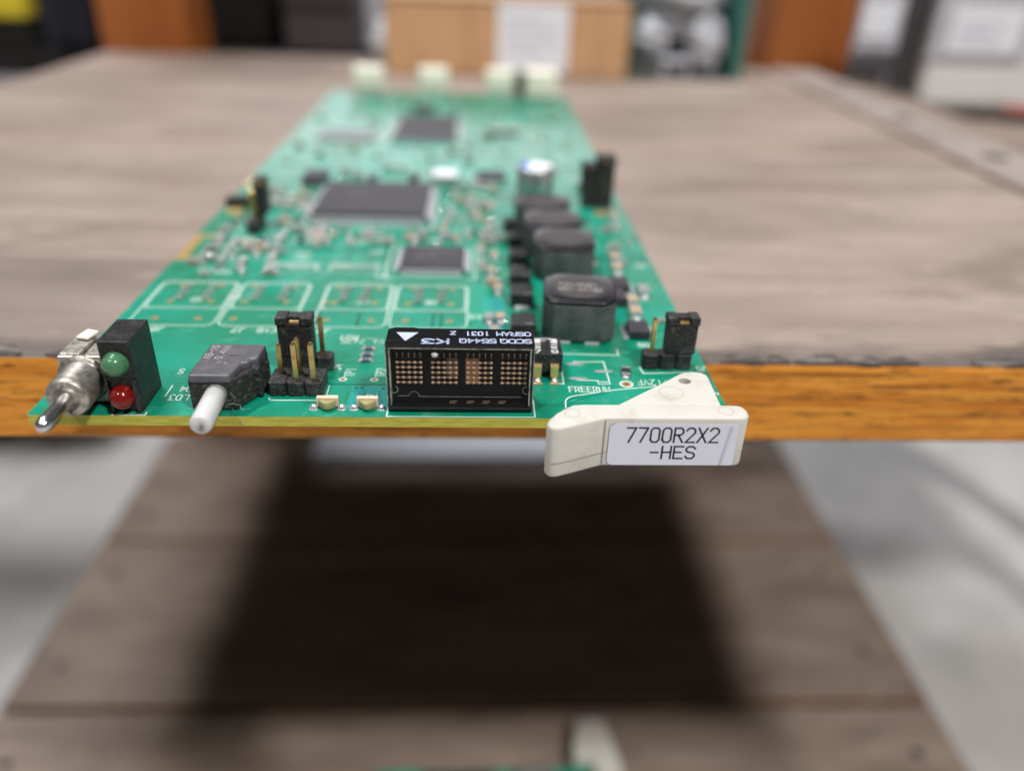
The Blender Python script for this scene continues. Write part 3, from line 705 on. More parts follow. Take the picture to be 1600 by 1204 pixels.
def board():
    b = MB().mat(M['edge']); b.box(0, BW, 0, BL, -BT, -0.03)
    b.mat(M['mask']); b.box(0.0, BW, 0.0, BL, -0.03, 0.0)
    # solder bumps under the front edge
    b.mat(M['solder'])
    for x in (50, 54.2, 58.6, 62.4, 66.6, 69.0, 41, 45.5):
        b.dome((x, 1.6, -BT), .9, .9, -.75, 10, 3)
    for x, y in ((20, 40), (60, 60), (30, 120), (75, 150), (15, 200), (80, 220), (88, 60)):
        b.tube([(x, y, -4.3), (x, y, -BT)], [1.1, 1.3], 8)
    brd = b.build('board', CARD, origin=(BW / 2, 0, -BT))

    # ---- silkscreen
    b = MB().mat(M['silk']); w = 0.20
    def rr(x0, x1, y0, y1, c=1.2, lw=w, corners=(1, 1, 1, 1)):
        pts = []
        for i, (cx, cy, a0) in enumerate(((x0, y0, 180), (x1, y0, 270), (x1, y1, 0), (x0, y1, 90))):
            if not corners[i]: pts.append((cx, cy)); continue
            ox = cx + c if i in (0, 3) else cx - c; oy = cy + c if i in (0, 1) else cy - c
            for k in range(4): a = R_(a0 + 30 * k); pts.append((ox + c * math.cos(a), oy + c * math.sin(a)))
        b.ribbon(pts, lw, E_, closed=True)
    for x0, x1 in ((2.2, 16.3), (17.0, 29.6), (32.7, 44.9), (45.6, 58.8)):
        rr(x0, x1, 28.4, 47.3, 1.6, .2)
        rr(x0 + .35, x1 - .35, 35.6, 46.9, 1.2, .18)
        b.ribbon([(x0 + .1, 35.6), (x1 - .1, 35.6)], .22, E_ + .004)
    b.ribbon([(48.3, 4), (48.2, -0.05 + .25), (68.75, .25), (68.75, 4.9)], w, E_)                 # display
    b.ribbon([(31.4, 4.3), (39.1, 4.4), (39.05, 8.6)], w, E_); b.ribbon([(38.2, 13.2), (38.3, 15.6)], w, E_); b.ribbon([(31.2, 4.8), (31.4, 4.3)], w, E_)
    b.ribbon([(73.3, 3.0), (73.4, 4.6), (73.7, 5.4), (74.3, 5.95), (75.2, 6.3), (80.5, 7.9), (87.5, 9.2)], w, E_)
    b.ribbon([(94.9, 8.6), (95.6, 8.3), (96.3, 6.9)], w, E_); b.ribbon([(95.0, 7.3), (96.4, 7.25)], w, E_)
    b.ribbon([(86.0, 15.2), (86.3, 13.2), (94, 13.7)], w, E_)
    b.ribbon([(73.8, 19.5), (83.3, 19.2), (83.4, 21.3)], w, E_)
    b.ribbon([(72.0, 9.8), (73.6, 9.7), (73.7, 13.6)], w, E_)
    b.ribbon([(75.7, 16.2), (75.9, 16.8), (80.6, 16.9), (80.6, 10.4), (78.9, 10.4), (78.9, 10.8), (75.8, 10.9)], w, E_)
    b.ribbon([(78.9, 10.4), (78.9, 9.75), (80.6, 9.75), (80.6, 10.4)], w * .8, E_)
    b.ribbon([(7.6, .15), (8.4, 4.0), (10.8, 4.0)], w, E_); b.ribbon([(11.2, .9), (11.2, .1), (15.6, .1), (15.6, .8)], w, E_)
    b.ribbon([(16.6, 8.3), (16.6, 5.2)], w * .8, E_)
    b.ringflat(40.72, 10.5, E_, .42, .60); b.ringflat(45.35, 10.5, E_, .42, .60); b.ringflat(83.1, 9.8, E_, .78, 1.05)
    T = lambda s, x, y, deg, h, wd, st=.17, gap=None: text(b, s, flat(x, y, E_, deg), h, wd, st, gap)
    T('FREERUN', 74.3, 7.35, 0.8, 1.5, .60, .17, .30)
    T('+12VF', 89.6, 11.2, 180, 1.6, .7, .15, .32)
    T('TP1', 42.2, 11.4, 90, 1.4, .66, .14, .26); T('TP2', 46.8, 11.4, 90, 1.4, .66, .14, .26)
    T('J4', 39.9, 13.6, 90, 1.3, .6, .18, .25)
    T('LD1', 40.6, 3.6, 90, 1.4, .66, .14, .26); T('LD2', 46.2, 3.6, 90, 1.4, .66, .14, .26)
    T('LD4', 20.6, 8.0, 180, 1.5, .66, .15, .3); T('LD3', 19.9, 5.6, 180, 1.5, .66, .15, .3); T('S', 16.8, 13.2, 180, 1.4, .62)
    T('VA_7425', 45.4, 24.1, 180, 1.7, .68, .14, .34)
    T('D9', 89.0, 23.6, 180, 1.3, .75, .2, .3); T('J5', 97 - .5, 15.6, 180, 1.4, .6)
    for (s, x, y) in (('J6', 8.8, 27.6), ('J7', 22, 27.6), ('C18', 27.3, 27.6), ('J8', 36, 27.6), ('R21', 41, 25.2), ('C9', 30.6, 22.6), ('C7', 60.5, 27), ('C3', 61.2, 34),
                       ('U7', 41.0, 39.6), ('U6', 53.2, 39.8), ('U2', 11.6, 39.8), ('R5', 17.6, 41.3), ('D4', 86.5, 45), ('Q3', 95, 60)):
        T(s, x, y, 180, 1.5, .8, .22, .3)
    # small part outlines and reference text further back
    for k in range(26):
        x = 5 + rng.random() * 56; y = 50 + rng.random() * 30
        if 42 < x < 61 and y < 70 or (20 < x < 51 and y > 78): continue
        T(rng.choice('RCUQ') + str(rng.randint(10, 99)), x, y, rng.choice((0, 180)), 1.3, .75, .2, .3)
    for k in range(70):
        x = 3 + rng.random() * 88; y = 112 + rng.random() * 135
        T(rng.choice('RCUQ') + str(rng.randint(10, 199)), x, y, rng.choice((0, 180, 90)), 1.5, .85, .25, .3)
    rr(21.0, 50.2, 79.5, 113.5, .6, .25); rr(42.6, 60.2, 50.4, 68.2, .6, .25)
    rr(31, 56, 162, 204, .8, .3); rr(5, 30, 160, 186, .8, .3); rr(60, 80, 158, 188, .8, .3)
    for k in range(5):                                      # two resistor-pack outlines, rows of ticks
        pass
    for x0 in (19.5, 31.5):
        rr(x0, x0 + 9.5, 53.3, 57.5, .3, .2)
    b.build('silkscreen', brd, stuff=True)

    # ---- copper: traces under the mask, pads, vias
    b = MB().mat(M['trace'])
    def tr(pts, wd=.25, z=.006): b.ribbon(pts, wd, z)
    for k in range(9): tr([(49 + k * .9, 113), (49 + k * .9 + 1.5, 120 + k), (49 + k * .9 + 1.5, 150), (46 + k * .9, 158 + k * .5)], .38)
    for k in range(14): tr([(36 + k * 1.15, 126), (36 + k * 1.15, 140), (33.5 + k * 1.3, 160)], .42)
    for k in range(8): tr([(62.6 - k * .5, 48), (62.6 - k * .5, 36 - k), (61.0 - k * .5, 30)], .22)
    for k in range(10):
        x = 4 + k * 4.3; tr([(x, 49), (x + 2, 53), (x + 2, 62 + k), (x + 6, 70 + k)], .25)
    for k in range(7): tr([(76 + k * .7, 118), (76 + k * .7, 150), (70 + k * .7, 156)], .35)
    rt = random.Random(77)
    for k in range(120):                                    # bundles of routing between the parts
        x, y = rt.uniform(3, 92), rt.uniform(50, 240); n = rt.randint(2, 6); a = rt.choice((0, 1)); L = rt.uniform(6, 26); j = rt.uniform(-5, 5); g = rt.uniform(.55, .8)
        b.mat(M['trace'] if rt.random() < .6 else M['trace_dark'])
        for i in range(n):
            o_ = i * g
            P4 = [(x + o_, y), (x + o_, y + L * .4), (x + o_ + j, y + L * .4 + abs(j)), (x + o_ + j, y + L)] if a else [(x, y + o_), (x + L * .4, y + o_), (x + L * .4 + abs(j), y + o_ + j), (x + L, y + o_ + j)]
            P4 = [(min(max(p, .6), BW - .6), min(max(q_, 49), BL - 1)) for p, q_ in P4]
            b.ribbon(P4, .26, .0062 + .00002 * k)
    b.mat(M['trace_dark'])
    def td(pts, wd=.16): b.ribbon(pts, wd, .007)
    td([(39.2, 9.0), (47.6, 9.0)], .3)
    td([(40.3, 14.2), (40.3, 10.6), (41.0, 9.3)], .14)
    td([(69.3, 3.6), (72.6, 3.9), (74.2, 5.3), (76.2, 6.5), (78.4, 7.3)], .16); td([(69.3, 3.1), (73.4, 3.4), (75.3, 5.0), (77.2, 6.2), (80.2, 7.4)], .16)
    td([(42.0, 3.9), (42.0, 6.5), (42.4, 7.1), (43.1, 7.2)], .12); td([(44.5, 3.5), (44.4, 7.2)], .12); td([(47.4, 3.9), (46.6, 5.3), (46.6, 7.2)], .12)
    td([(73.8, 10.2), (75.0, 9.2), (82.0, 9.1)], .12); td([(81.0, 15.8), (83.0, 14.2), (85.6, 12.9)], .14); td([(80.9, 13.0), (82.0, 12.0)], .14)
    for x in (33.2, 40.2, 53.0, 54.4): td([(x, 29), (x, 34)], .5)
    td([(22.0, 13.5), (27.3, 20.8), (31, 27)], .22); td([(36, 15.7), (48, 15.9)], .12); td([(46, 16.9), (48, 17.4)], .12)
    for k in range(12): td([(2 + k * 7.3, 52 + (k * 5) % 9), (5 + k * 7.3, 58 + (k * 7) % 9), (5 + k * 7.3, 76)], .4)
    b.mat(M['pour'])
    b.poly([(42.4, 2.0, .004), (48.0, 2.0, .004), (48.0, 8.55, .004), (42.4, 8.55, .004)])
    b.poly([(61.5, 19, .004), (65.6, 19, .004), (65.6, 42, .004), (61.5, 42, .004)])
    b.build('trace', brd, stuff=True)

    b = MB()
    def pth(x, y, r=.62, sy=1.0, z=.012):
        b.mat(M['gold']); b.ringflat(x, y, z, r * .45, r, 16, sy); b.mat(M['hole']); b.disc(x, y, z - .002, r * .5, r * .5 * sy, 12)
    for x, y in ((6.0, 31.2), (13.2, 31.2), (19.1, 31.3), (26.5, 31.3), (34.7, 31.2), (42.4, 31.2), (48.3, 31.3), (55.8, 31.2),
                 (6.2, 38.3), (13.2, 38.4), (19.2, 38.5), (26.5, 38.6), (33.4, 38.5), (34.9, 38.6), (42.2, 38.6), (48.2, 38.5), (55.8, 38.5),
                 (6.2, 45.6), (13.2, 45.6), (19.2, 45.6), (26.5, 45.6), (34.9, 45.6), (42.4, 45.6), (48.5, 45.7), (55.9, 45.6), (48.4, 24.6)):
        pth(x, y)
    pth(40.72, 10.5, .36); pth(45.35, 10.5, .36); pth(83.1, 9.8, .78)
    for x, y in ((43.0, 8.0), (43.9, 8.1), (47.0, 7.9), (47.9, 7.3), (22.5, 14.3)):
        b.mat(M['trace_dark']); b.disc(x, y, .011, .28)
    b.mat(M['solder'])
    for x, y in ((75.95, 16.05), (80.15, 13.75), (76.0, 11.4)): b.disc(x, y, .03, 1.5, .42)
    for x in (37.9, 41.8, 43.5, 47.3): b.poly([(x - .55, 1.7, .02), (x + .55, 1.7, .02), (x + .55, 2.9, .02), (x - .55, 2.9, .02)])
    b.mat(M['gold'])
    b.poly([(0.05, 58.6, .02), (4.2, 58.6, .02), (4.2, 60.4, .02), (0.05, 60.4, .02)]); b.poly([(0.05, 72.2, .02), (4.6, 72.2, .02), (4.6, 74, .02), (.05, 74, .02)])
    b.poly([(0.05, 60.4, .018), (2.0, 60.4, .018), (2.0, 72.2, .018), (0.05, 72.2, .018)])
    b.poly([(0.05, 112, .02), (3.2, 112, .02), (3.2, 120, .02), (0.05, 120, .02)])
    for x, y in ((66, 186), (71, 186), (76, 186)): b.poly([(x, y, .02), (x + 3, y, .02), (x + 3, y + 3, .02), (x, y + 3, .02)])
    b.poly([(89, 92, .02), (94.5, 92, .02), (94.5, 96.5, .02), (89, 96.5, .02)])
    # scattered vias catching the light
    for k in range(280):
        x = 2 + rng.random() * 92; y = 49 + rng.random() * 200
        b.mat(M['solder']); b.ringflat(x, y, .013, .15, .42, 10)
    b.mat(M['bead'])
    for x, y, r in ((62.5, 174, 1.5), (61.9, 75.2, 1.0), (63.3, 75.6, 1.0), (65.2, 74.2, .9), (64.6, 63.6, .9), (64.7, 54.6, .8), (65.3, 31.6, .8), (60.2, 116.5, 1.3), (64.0, 87, 1.1), (52.4, 104, .9), (51.6, 92, .9), (84.5, 84, 1.1), (86, 76, 1.0), (24, 122, 1.2), (36, 76.5, .8), (29, 77, .8), (51.5, 70.5, .8), (9, 66, .8), (6, 62, .8), (14, 69, .8)):
        b.dome((x, y, .01), r * .7, r * .7, r * .6, 14, 5)
    b.build('pad', brd, stuff=True)
    return brd
board()

# ---- ejector handle ------------------------------------------------
def handle():
    b = MB().mat(M['handle'])
    out = [(69.7, -6.4), (69.9, -5.4), (71.3, -3.4), (72.5, -2.2), (73.7, -1.3), (75.2, -1.1), (96.2, -1.1), (97.0, -1.5), (97.35, -2.6), (97.25, -3.8), (96.7, -4.45), (95.6, -4.6), (77.75, -4.6), (73.2, -6.6), (71.3, -7.35), (70.3, -7.3)]
    b.prism(out, -4.8, 3.1, 0.42, 3, smooth=True)
    ear = [(78.5, -1.3), (80.6, .5), (90.4, 9.0), (91.5, 9.75), (93.0, 9.95), (94.2, 9.75), (94.8, 9.0), (94.9, 8.2), (94.6, -1.3)]
    hole = [(91.0 + .95 * math.cos(2 * math.pi * k / 20), 7.0 + .85 * math.sin(2 * math.pi * k / 20)) for k in range(20)]
    # ear with a real hole: ring of quads between hole and outline
    def ring(z):
        return [b.bm.verts.new((x, y, z)) for x, y in hole]
    z0, z1 = .05, 2.2
    ang = lambda p: math.atan2(p[1] - 7.0, p[0] - 91.0)
    dense = []
    for i in range(len(ear)):
        a, c = Vector(ear[i]), Vector(ear[(i + 1) % len(ear)])
        k = max(1, int((c - a).length / 1.0))
        for j in range(k): dense.append(tuple(a.lerp(c, j / k)))
    hb, ht = ring(z0), ring(z1); db = [b.bm.verts.new((x, y, z0)) for x, y in dense]
    ins = []
    cen = Vector((90.0, 4.0))
    for x, y in dense:
        d = (cen - Vector((x, y))).normalized() * .25; ins.append((x + d.x, y + d.y))
    dt = [b.bm.verts.new((x, y, z1)) for x, y in ins]; dm = [b.bm.verts.new((x, y, z1 - .25)) for x, y in dense]
    fs = []; n = len(dense)
    for i in range(n):
        fs.append(b.bm.faces.new((db[i], db[(i + 1) % n], dm[(i + 1) % n], dm[i]))); fs.append(b.bm.faces.new((dm[i], dm[(i + 1) % n], dt[(i + 1) % n], dt[i])))
    for k in range(20): fs.append(b.bm.faces.new((ht[k], ht[(k + 1) % 20], hb[(k + 1) % 20], hb[k])))
    # stitch top: triangulate between dt loop and ht loop with bmesh fill
    b._faces(fs)
    e = []
    for loop in (dt, ht):
        for i in range(len(loop)):
            ed = b.bm.edges.get((loop[i], loop[(i + 1) % len(loop)])) or b.bm.edges.new((loop[i], loop[(i + 1) % len(loop)])); e.append(ed)
    r = bmesh.ops.triangle_fill(b.bm, edges=e, use_beauty=True)
    b._faces([f for f in r['geom'] if isinstance(f, bmesh.types.BMFace)])
    bmesh.ops.recalc_face_normals(b.bm, faces=b.bm.faces)
    b.mat(M['nickel']); b.tube([(91, 7, .06), (91, 7, .9)], [.9, .8], 16)
    # ejector pin marks: shallow raised rings
    b.mat(M['ring'])
    for x, y, z, r in ((73.35, -3.6, 3.1, 1.05), (94.3, -2.75, 3.1, 1.05), (88.3, 3.6, 2.2, 1.75)):
        b.ringflat(x, y, z + .012, r - .06, r + .03, 28)
    # parting line and crease with grime
    b.mat(M['grime'])
    z = -2.55
    path = [(70.4, -7.36), (71.3, -7.40), (73.2, -6.66), (75.4, -5.69), (77.3, -4.88), (77.9, -4.72)]
    for p, q_ in zip(path, path[1:]):
        b.poly([(p[0], p[1], z), (q_[0], q_[1], z + (.5 if q_[0] > 75 else .0) * 0), (q_[0], q_[1], z + .07), (p[0], p[1], z + .07)])
    b.poly([(77.66, -4.80, -4.4), (77.76, -4.77, -4.4), (77.76, -4.77, 2.75), (77.66, -4.80, 2.75)])
    b.poly([(77.8, -4.62, z + .02), (78.3, -4.62, z + .02), (78.3, -4.62, z + .09), (77.8, -4.62, z + .09)])
    b.poly([(97.30, -3.8, z), (96.72, -4.48, z), (96.72, -4.48, z + .06), (97.30, -3.8, z + .06)])
    h = b.build('ejector_handle', CARD, origin=(84, -3, -4.5), label='cream plastic handle with a riveted ear and printed label')
    # label
    b = MB().mat(M['label']); x0, x1, zz0, zz1, c = 78.35, 95.9, -4.5, 2.15, .75
    pts = []
    for cx, cz, a0 in ((x0 + c, zz0 + c, 180), (x1 - c * .5, zz0 + c * .5, 270), (x1 - c * .6, zz1 - c * .6, 0), (x0 + c, zz1 - c, 90)):
        rr_ = c if cx < 85 else c * .5
        for k in range(5): a = R_(a0 + 22.5 * k); pts.append((cx + rr_ * math.cos(a), cz + rr_ * math.sin(a)))
    Y = -4.66
    b.poly([(x, Y, z_) for x, z_ in pts]); 
    lp = [(x, Y, z_) for x, z_ in pts]
    for i in range(len(lp)):
        p, q_ = lp[i], lp[(i + 1) % len(lp)]
        b.poly([p, (p[0], -4.605, p[2]), (q_[0], -4.605, q_[2]), q_])
    b.mat(M['grime'])
    mt = Matrix.Translation((0, Y - .004, 0)) @ Matrix.Rotation(R_(90), 4, 'X')
    b.ribbon(pts[15:] + pts[:5], .07, 0.0, mt)
    b.mat(M['wrinkle'])
    b.poly([(93.9, Y - .01, zz0 + .1), (94.15, Y - .16, zz0 + .1), (94.9, Y - .14, 1.7), (94.6, Y - .01, 1.75)])
    b.poly([(94.15, Y - .16, zz0 + .1), (94.5, Y - .01, zz0 + .1), (95.2, Y - .01, 1.6), (94.9, Y - .14, 1.7)])
    b.mat(M['ink'])
    mt = Matrix.Translation((80.8, Y - .012, -.75)) @ Matrix.Rotation(R_(90), 4, 'X')
    text(b, '7700R2X2', mt, 2.25, 1.15, .27, .46)
    mt = Matrix.Translation((84.2, Y - .012, -3.4)) @ Matrix.Rotation(R_(90), 4, 'X')
    text(b, '-HES', mt, 1.95, 1.2, .27, .45)
    b.build('label_sticker', h)
handle()

# ---- toggle switch --------------------------------------------------
def toggle():
    b = MB().mat(M['nickel'])
    b.prism([(4.6, 3.9), (10.8, 3.9), (10.8, 10.0), (4.6, 10.0)], .5, 6.7, .35, 2)
    # bracket plates folded over the body
    b.box(4.2, 10.95, 3.0, 3.85, .2, 7.3, .3)
    b.prism([(4.25, 3.9), (7.0, 3.9), (7.0, 9.4), (6.2, 10.4), (4.6, 10.2), (4.25, 9.6)], 6.75, 7.3, .15)
    b.mat(M['cream']); b.box(8.6, 10.9, 6.8, 9.8, 6.75, 7.7, .25); b.prism([(4.8, 8.0), (6.6, 7.6), (7.2, 10.0), (5.4, 10.6)], 7.35, 7.9, .2)
    sw = b.build('toggle_switch', CARD, origin=(6, 7, 0))
    B0 = Vector((7.25, 3.4, 4.0)); d = Vector((0.02, -1, 0.0)).normalized()
    b = MB().mat(M['nickel'])
    P = lambda t: B0 + d * t
    prof = [(0, 3.4), (.5, 3.4), (.55, 2.75)]
    t = .8
    while t < 5.2:                       # threads
        prof += [(t, 2.62), (t + .22, 2.84)]; t += .44
    prof += [(5.3, 2.72), (5.75, 2.72), (6.0, 2.5), (6.0, 1.75), (4.9, 1.6)]
    b.tube([P(a) for a, r in prof], [r for a, r in prof], 32)
    b.mat(M['hole']); b.tube([P(4.8), P(4.9)], [1.6, 1.6], 20)
    b.build('bushing', sw)
    b = MB().mat(M['chrome'])
    L0 = P(4.7); d2 = Vector((-0.01, -1, -.02)).normalized(); Q = lambda t: L0 + d2 * t
    prof = [(0, .90), (1.5, .95), (4.0, .99), (6.6, 1.08), (7.3, 1.03), (7.75, .86), (8.05, .55), (8.15, .3), (8.18, .02)]
    b.tube([Q(a) for a, r in prof], [r for a, r in prof], 24)
    b.build('lever', sw)
toggle()

# ---- stacked LED holder ---------------------------------------------
def ledblock():
    b = MB().mat(M['black'])
    b.box(11.05, 15.2, 1.0, 8.1, 0.05, 10.6, .12)
    b.mat(M['black_dusty']); b.box(14.55, 15.15, .45, .98, .1, 5.0, .1); b.box(11.1, 11.5, .55, .98, .1, 4.6, .1)
    o = b.build('led_holder', CARD)
    for z, m, lab in ((7.45, 'led_green', 'green lens'), (2.5, 'led_red', 'red lens')):
        b = MB().mat(M[m]); b.tube([(13.0, 1.0, z), (13.0, .75, z), (13.0, .3, z)], [1.72, 1.72, 1.55], 24, caps=False)
        b.dome((13.0, .3, z), 1.55, 1.35, 1.55, 24, 7, axis='y')
        b.build('led', o, label=lab)
ledblock()

# ---- push switch -----------------------------------------------------
def pushswitch():
    b = MB().mat(M['switch_case'])
    b.prism([(21.6, 1.4), (27.6, 1.4), (29.6, 4.8), (30.2, 10.6), (22.0, 10.6), (21.5, 4)], .1, 4.75, .25)
    for y in (4.9, 6.9, 8.9): b.box(28.6, 30.5, y, y + .9, .3, 3.6, .15)
    b.box(21.2, 22, 3.4, 5, .3, 4.4, .15); b.box(29.0, 30.3, 4.8, 6.0, 3.6, 4.8, .15)
    o = b.build('push_switch', CARD)
    b = MB().mat(M['switch'])
    b.prism([(21.9, 1.15), (27.35, 1.15), (28.1, 4.9), (29.0, 4.9), (29.1, 6.1), (29.9, 6.1), (30.1, 10.7), (22.3, 10.7), (21.9, 4.8)], 4.4, 5.65, .3, 2)
    b.mat(M['chip']); b.box(25.9, 27.0, 6.9, 7.12, 5.62, 5.68)
    b.mat(M['prgrey'])
    text(b, 'AB-15', flat(23.4, 5.9, 5.68, 84), .95, .62, .15, .22); text(b, '0.4VA', flat(25.0, 5.9, 5.68, 84), .95, .62, .15, .22)
    b.mat(M['ring']); b.ringflat(25.0, 5.0, 5.67, .22, .3, 14); b.ringflat(25.9, 4.8, 5.67, .16, .23, 14)
    b.build('switch_cover', o)
    b = MB().mat(M['nylon']); c = Vector((25.25, 1.5, 2.75)); d = Vector((0.02, -1, -.02))
    prof = [(0, 1.45), (4.0, 1.45), (7.6, 1.45), (7.95, 1.32), (8.05, 1.05), (8.0, .6), (7.9, .42), (7.5, .35)]
    b.tube([c + d * a for a, r in prof], [r for a, r in prof], 28)
    b.build('actuator', o)
    # lint caught on the switch and the board edge
    b = MB().mat(M['prgrey']); rn = random.Random(3)
    for k in range(26):
        p = Vector((rn.uniform(26.6, 29.2), rn.uniform(-.4, 1.8), rn.uniform(-1.2, 2.6))) if k < 16 else Vector((rn.uniform(21.2, 30), rn.uniform(1.2, 4), rn.uniform(.3, 4)))
        pts = []; d = Vector((rn.uniform(-1, 1), rn.uniform(-1, .6), rn.uniform(-.8, .8)))
        for j in range(6):
            pts.append(p.copy()); d = (d + Vector((rn.uniform(-1, 1), rn.uniform(-1, 1), rn.uniform(-1, 1))) * .7).normalized(); p = p + d * rn.uniform(.15, .4)
        b.tube(pts, [.022] * 6, 4, caps=False)
    b.build('lint', o, stuff=True)
pushswitch()

# ---- pin headers with jumper caps -------------------------------------
def hdr_block(b, cx, cy, z1=2.2, s=1.26):
    c = .35
    b.prism([(cx - s + c, cy - s), (cx + s - c, cy - s), (cx + s, cy - s + c), (cx + s, cy + s - c), (cx + s - c, cy + s), (cx - s + c, cy + s), (cx - s, cy + s - c), (cx - s, cy - s + c)], .05, z1, .08, 1)
def pin(b, x, y, top, r=.34):
    b.box(x - r, x + r, y - r, y + r, .02, top - .35); 
    v = [(x - r, y - r), (x + r, y - r), (x + r, y + r), (x - r, y + r)]; k = .45
    lo = [(a, c, top - .349) for a, c in v]; hi = [(x + (a - x) * k, y + (c - y) * k, top) for a, c in v]
    for i in range(4): b.poly([lo[i], lo[(i + 1) % 4], hi[(i + 1) % 4], hi[i]])
    b.poly(hi)
def jumper(parent, x0, x1, y0, y1, z0, z1):
    b = MB().mat(M['black_dusty'])
    h = z1 - z0
    b.box(x0 + .15, x1 - .15, y0, y1, z0, z1 - .95, .14)
    xm = (x0 + x1) / 2
    b.box(x0, xm - .95, y0 - .2, y1 + .1, z1 - 1.2, z1, .14); b.box(xm + .95, x1, y0 - .2, y1 + .1, z1 - 1.2, z1, .14)
    b.box(xm - .94, xm + .94, y0 + .7, y1 - .1, z1 - 1.2, z1 - .12, .05)
    b.box(xm - 1.2, xm - .55, y0 - .12, y0 + .1, z1 - 2.0, z1 - .9, .05)
    b.mat(M['black']); b.box(xm - .4, xm + .5, y0 - .03, y0 + .2, z1 - 2.3, z1 - 1.35, .03)
    b.mat(M['pin']); b.box(xm - .62, xm + .8, y0 + .1, y0 + .65, z1 - 1.15, z1 - .55, .04)
    b.build('jumper_cap', parent)

def headers():
    # J4 front block (two rows)
    b = MB().mat(M['black_dusty'])
    for r, y in enumerate((6.6, 9.14)):
        for x in (32.3, 34.84, 37.38): hdr_block(b, x, y, 2.2 if r == 0 else 2.0)
    o = b.build('pin_header', CARD)
    for x, y, top in ((34.95, 6.6, 8.1), (37.35, 6.6, 8.1), (34.85, 9.1, 7.55), (32.3, 8.9, 6.7)):
        b = MB().mat(M['pin']); pin(b, x, y, top); b.build('pin', o)
    # rear block with jumper cap
    b = MB().mat(M['black_dusty'])
    for x in (32.55, 35.1, 37.64): hdr_block(b, x, 14.1, 2.3)
    o = b.build('pin_header', CARD)
    b = MB().mat(M['pin']); pin(b, 37.35, 14.4, 8.4); b.build('pin', o)
    jumper(o, 31.15, 36.45, 12.75, 15.3, 2.4, 8.9)
    # right header
    b = MB().mat(M['black_dusty'])
    for x in (87.6, 90.14, 92.68): hdr_block(b, x, 15.7, 2.5)
    o = b.build('pin_header', CARD)
    b = MB().mat(M['pin']); pin(b, 87.75, 15.9, 8.3, .3); b.build('pin', o)
    jumper(o, 89.5, 94.4, 14.75, 17.2, 2.55, 8.7)
    # rear right header, two tall caps
    b = MB().mat(M['black_dusty'])
    for x in (87.5, 90.04, 92.58):
        for y in (99.5, 102.04): hdr_block(b, x, y, 2.5)
    o = b.build('pin_header', CARD)
    for x in (87.5, 90.04, 92.58):
        b = MB().mat(M['pin']); pin(b, x, 102, 9); b.build('pin', o)
    jumper(o, 85.8, 89.0, 98.4, 103.4, 2.55, 10.6); jumper(o, 89.3, 93.9, 98.0, 103.6, 2.55, 12.4)
    # thin header at the left with a cap
    b = MB().mat(M['black_dusty'])
    hdr_block(b, 11.8, 75.6, 2.5); hdr_block(b, 11.8, 78.2, 2.5); hdr_block(b, 11.8, 80.7, 2.5)
    o = b.build('pin_header', CARD)
    b = MB().mat(M['pin']); pin(b, 11.5, 78.3, 8.6, .5); b.build('pin', o)
    jumper(o, 11.6, 13.9, 79.6, 84.6, 2.6, 10.4)
    b = MB().mat(M['black_dusty']); b.box(1.2, 6.2, 92, 95, .1, 2.6, .2); b.mat(M['gold']); b.box(2, 5.6, 88.4, 91.9, .02, .5, .1)
    b.build('edge_socket', CARD)
headers()

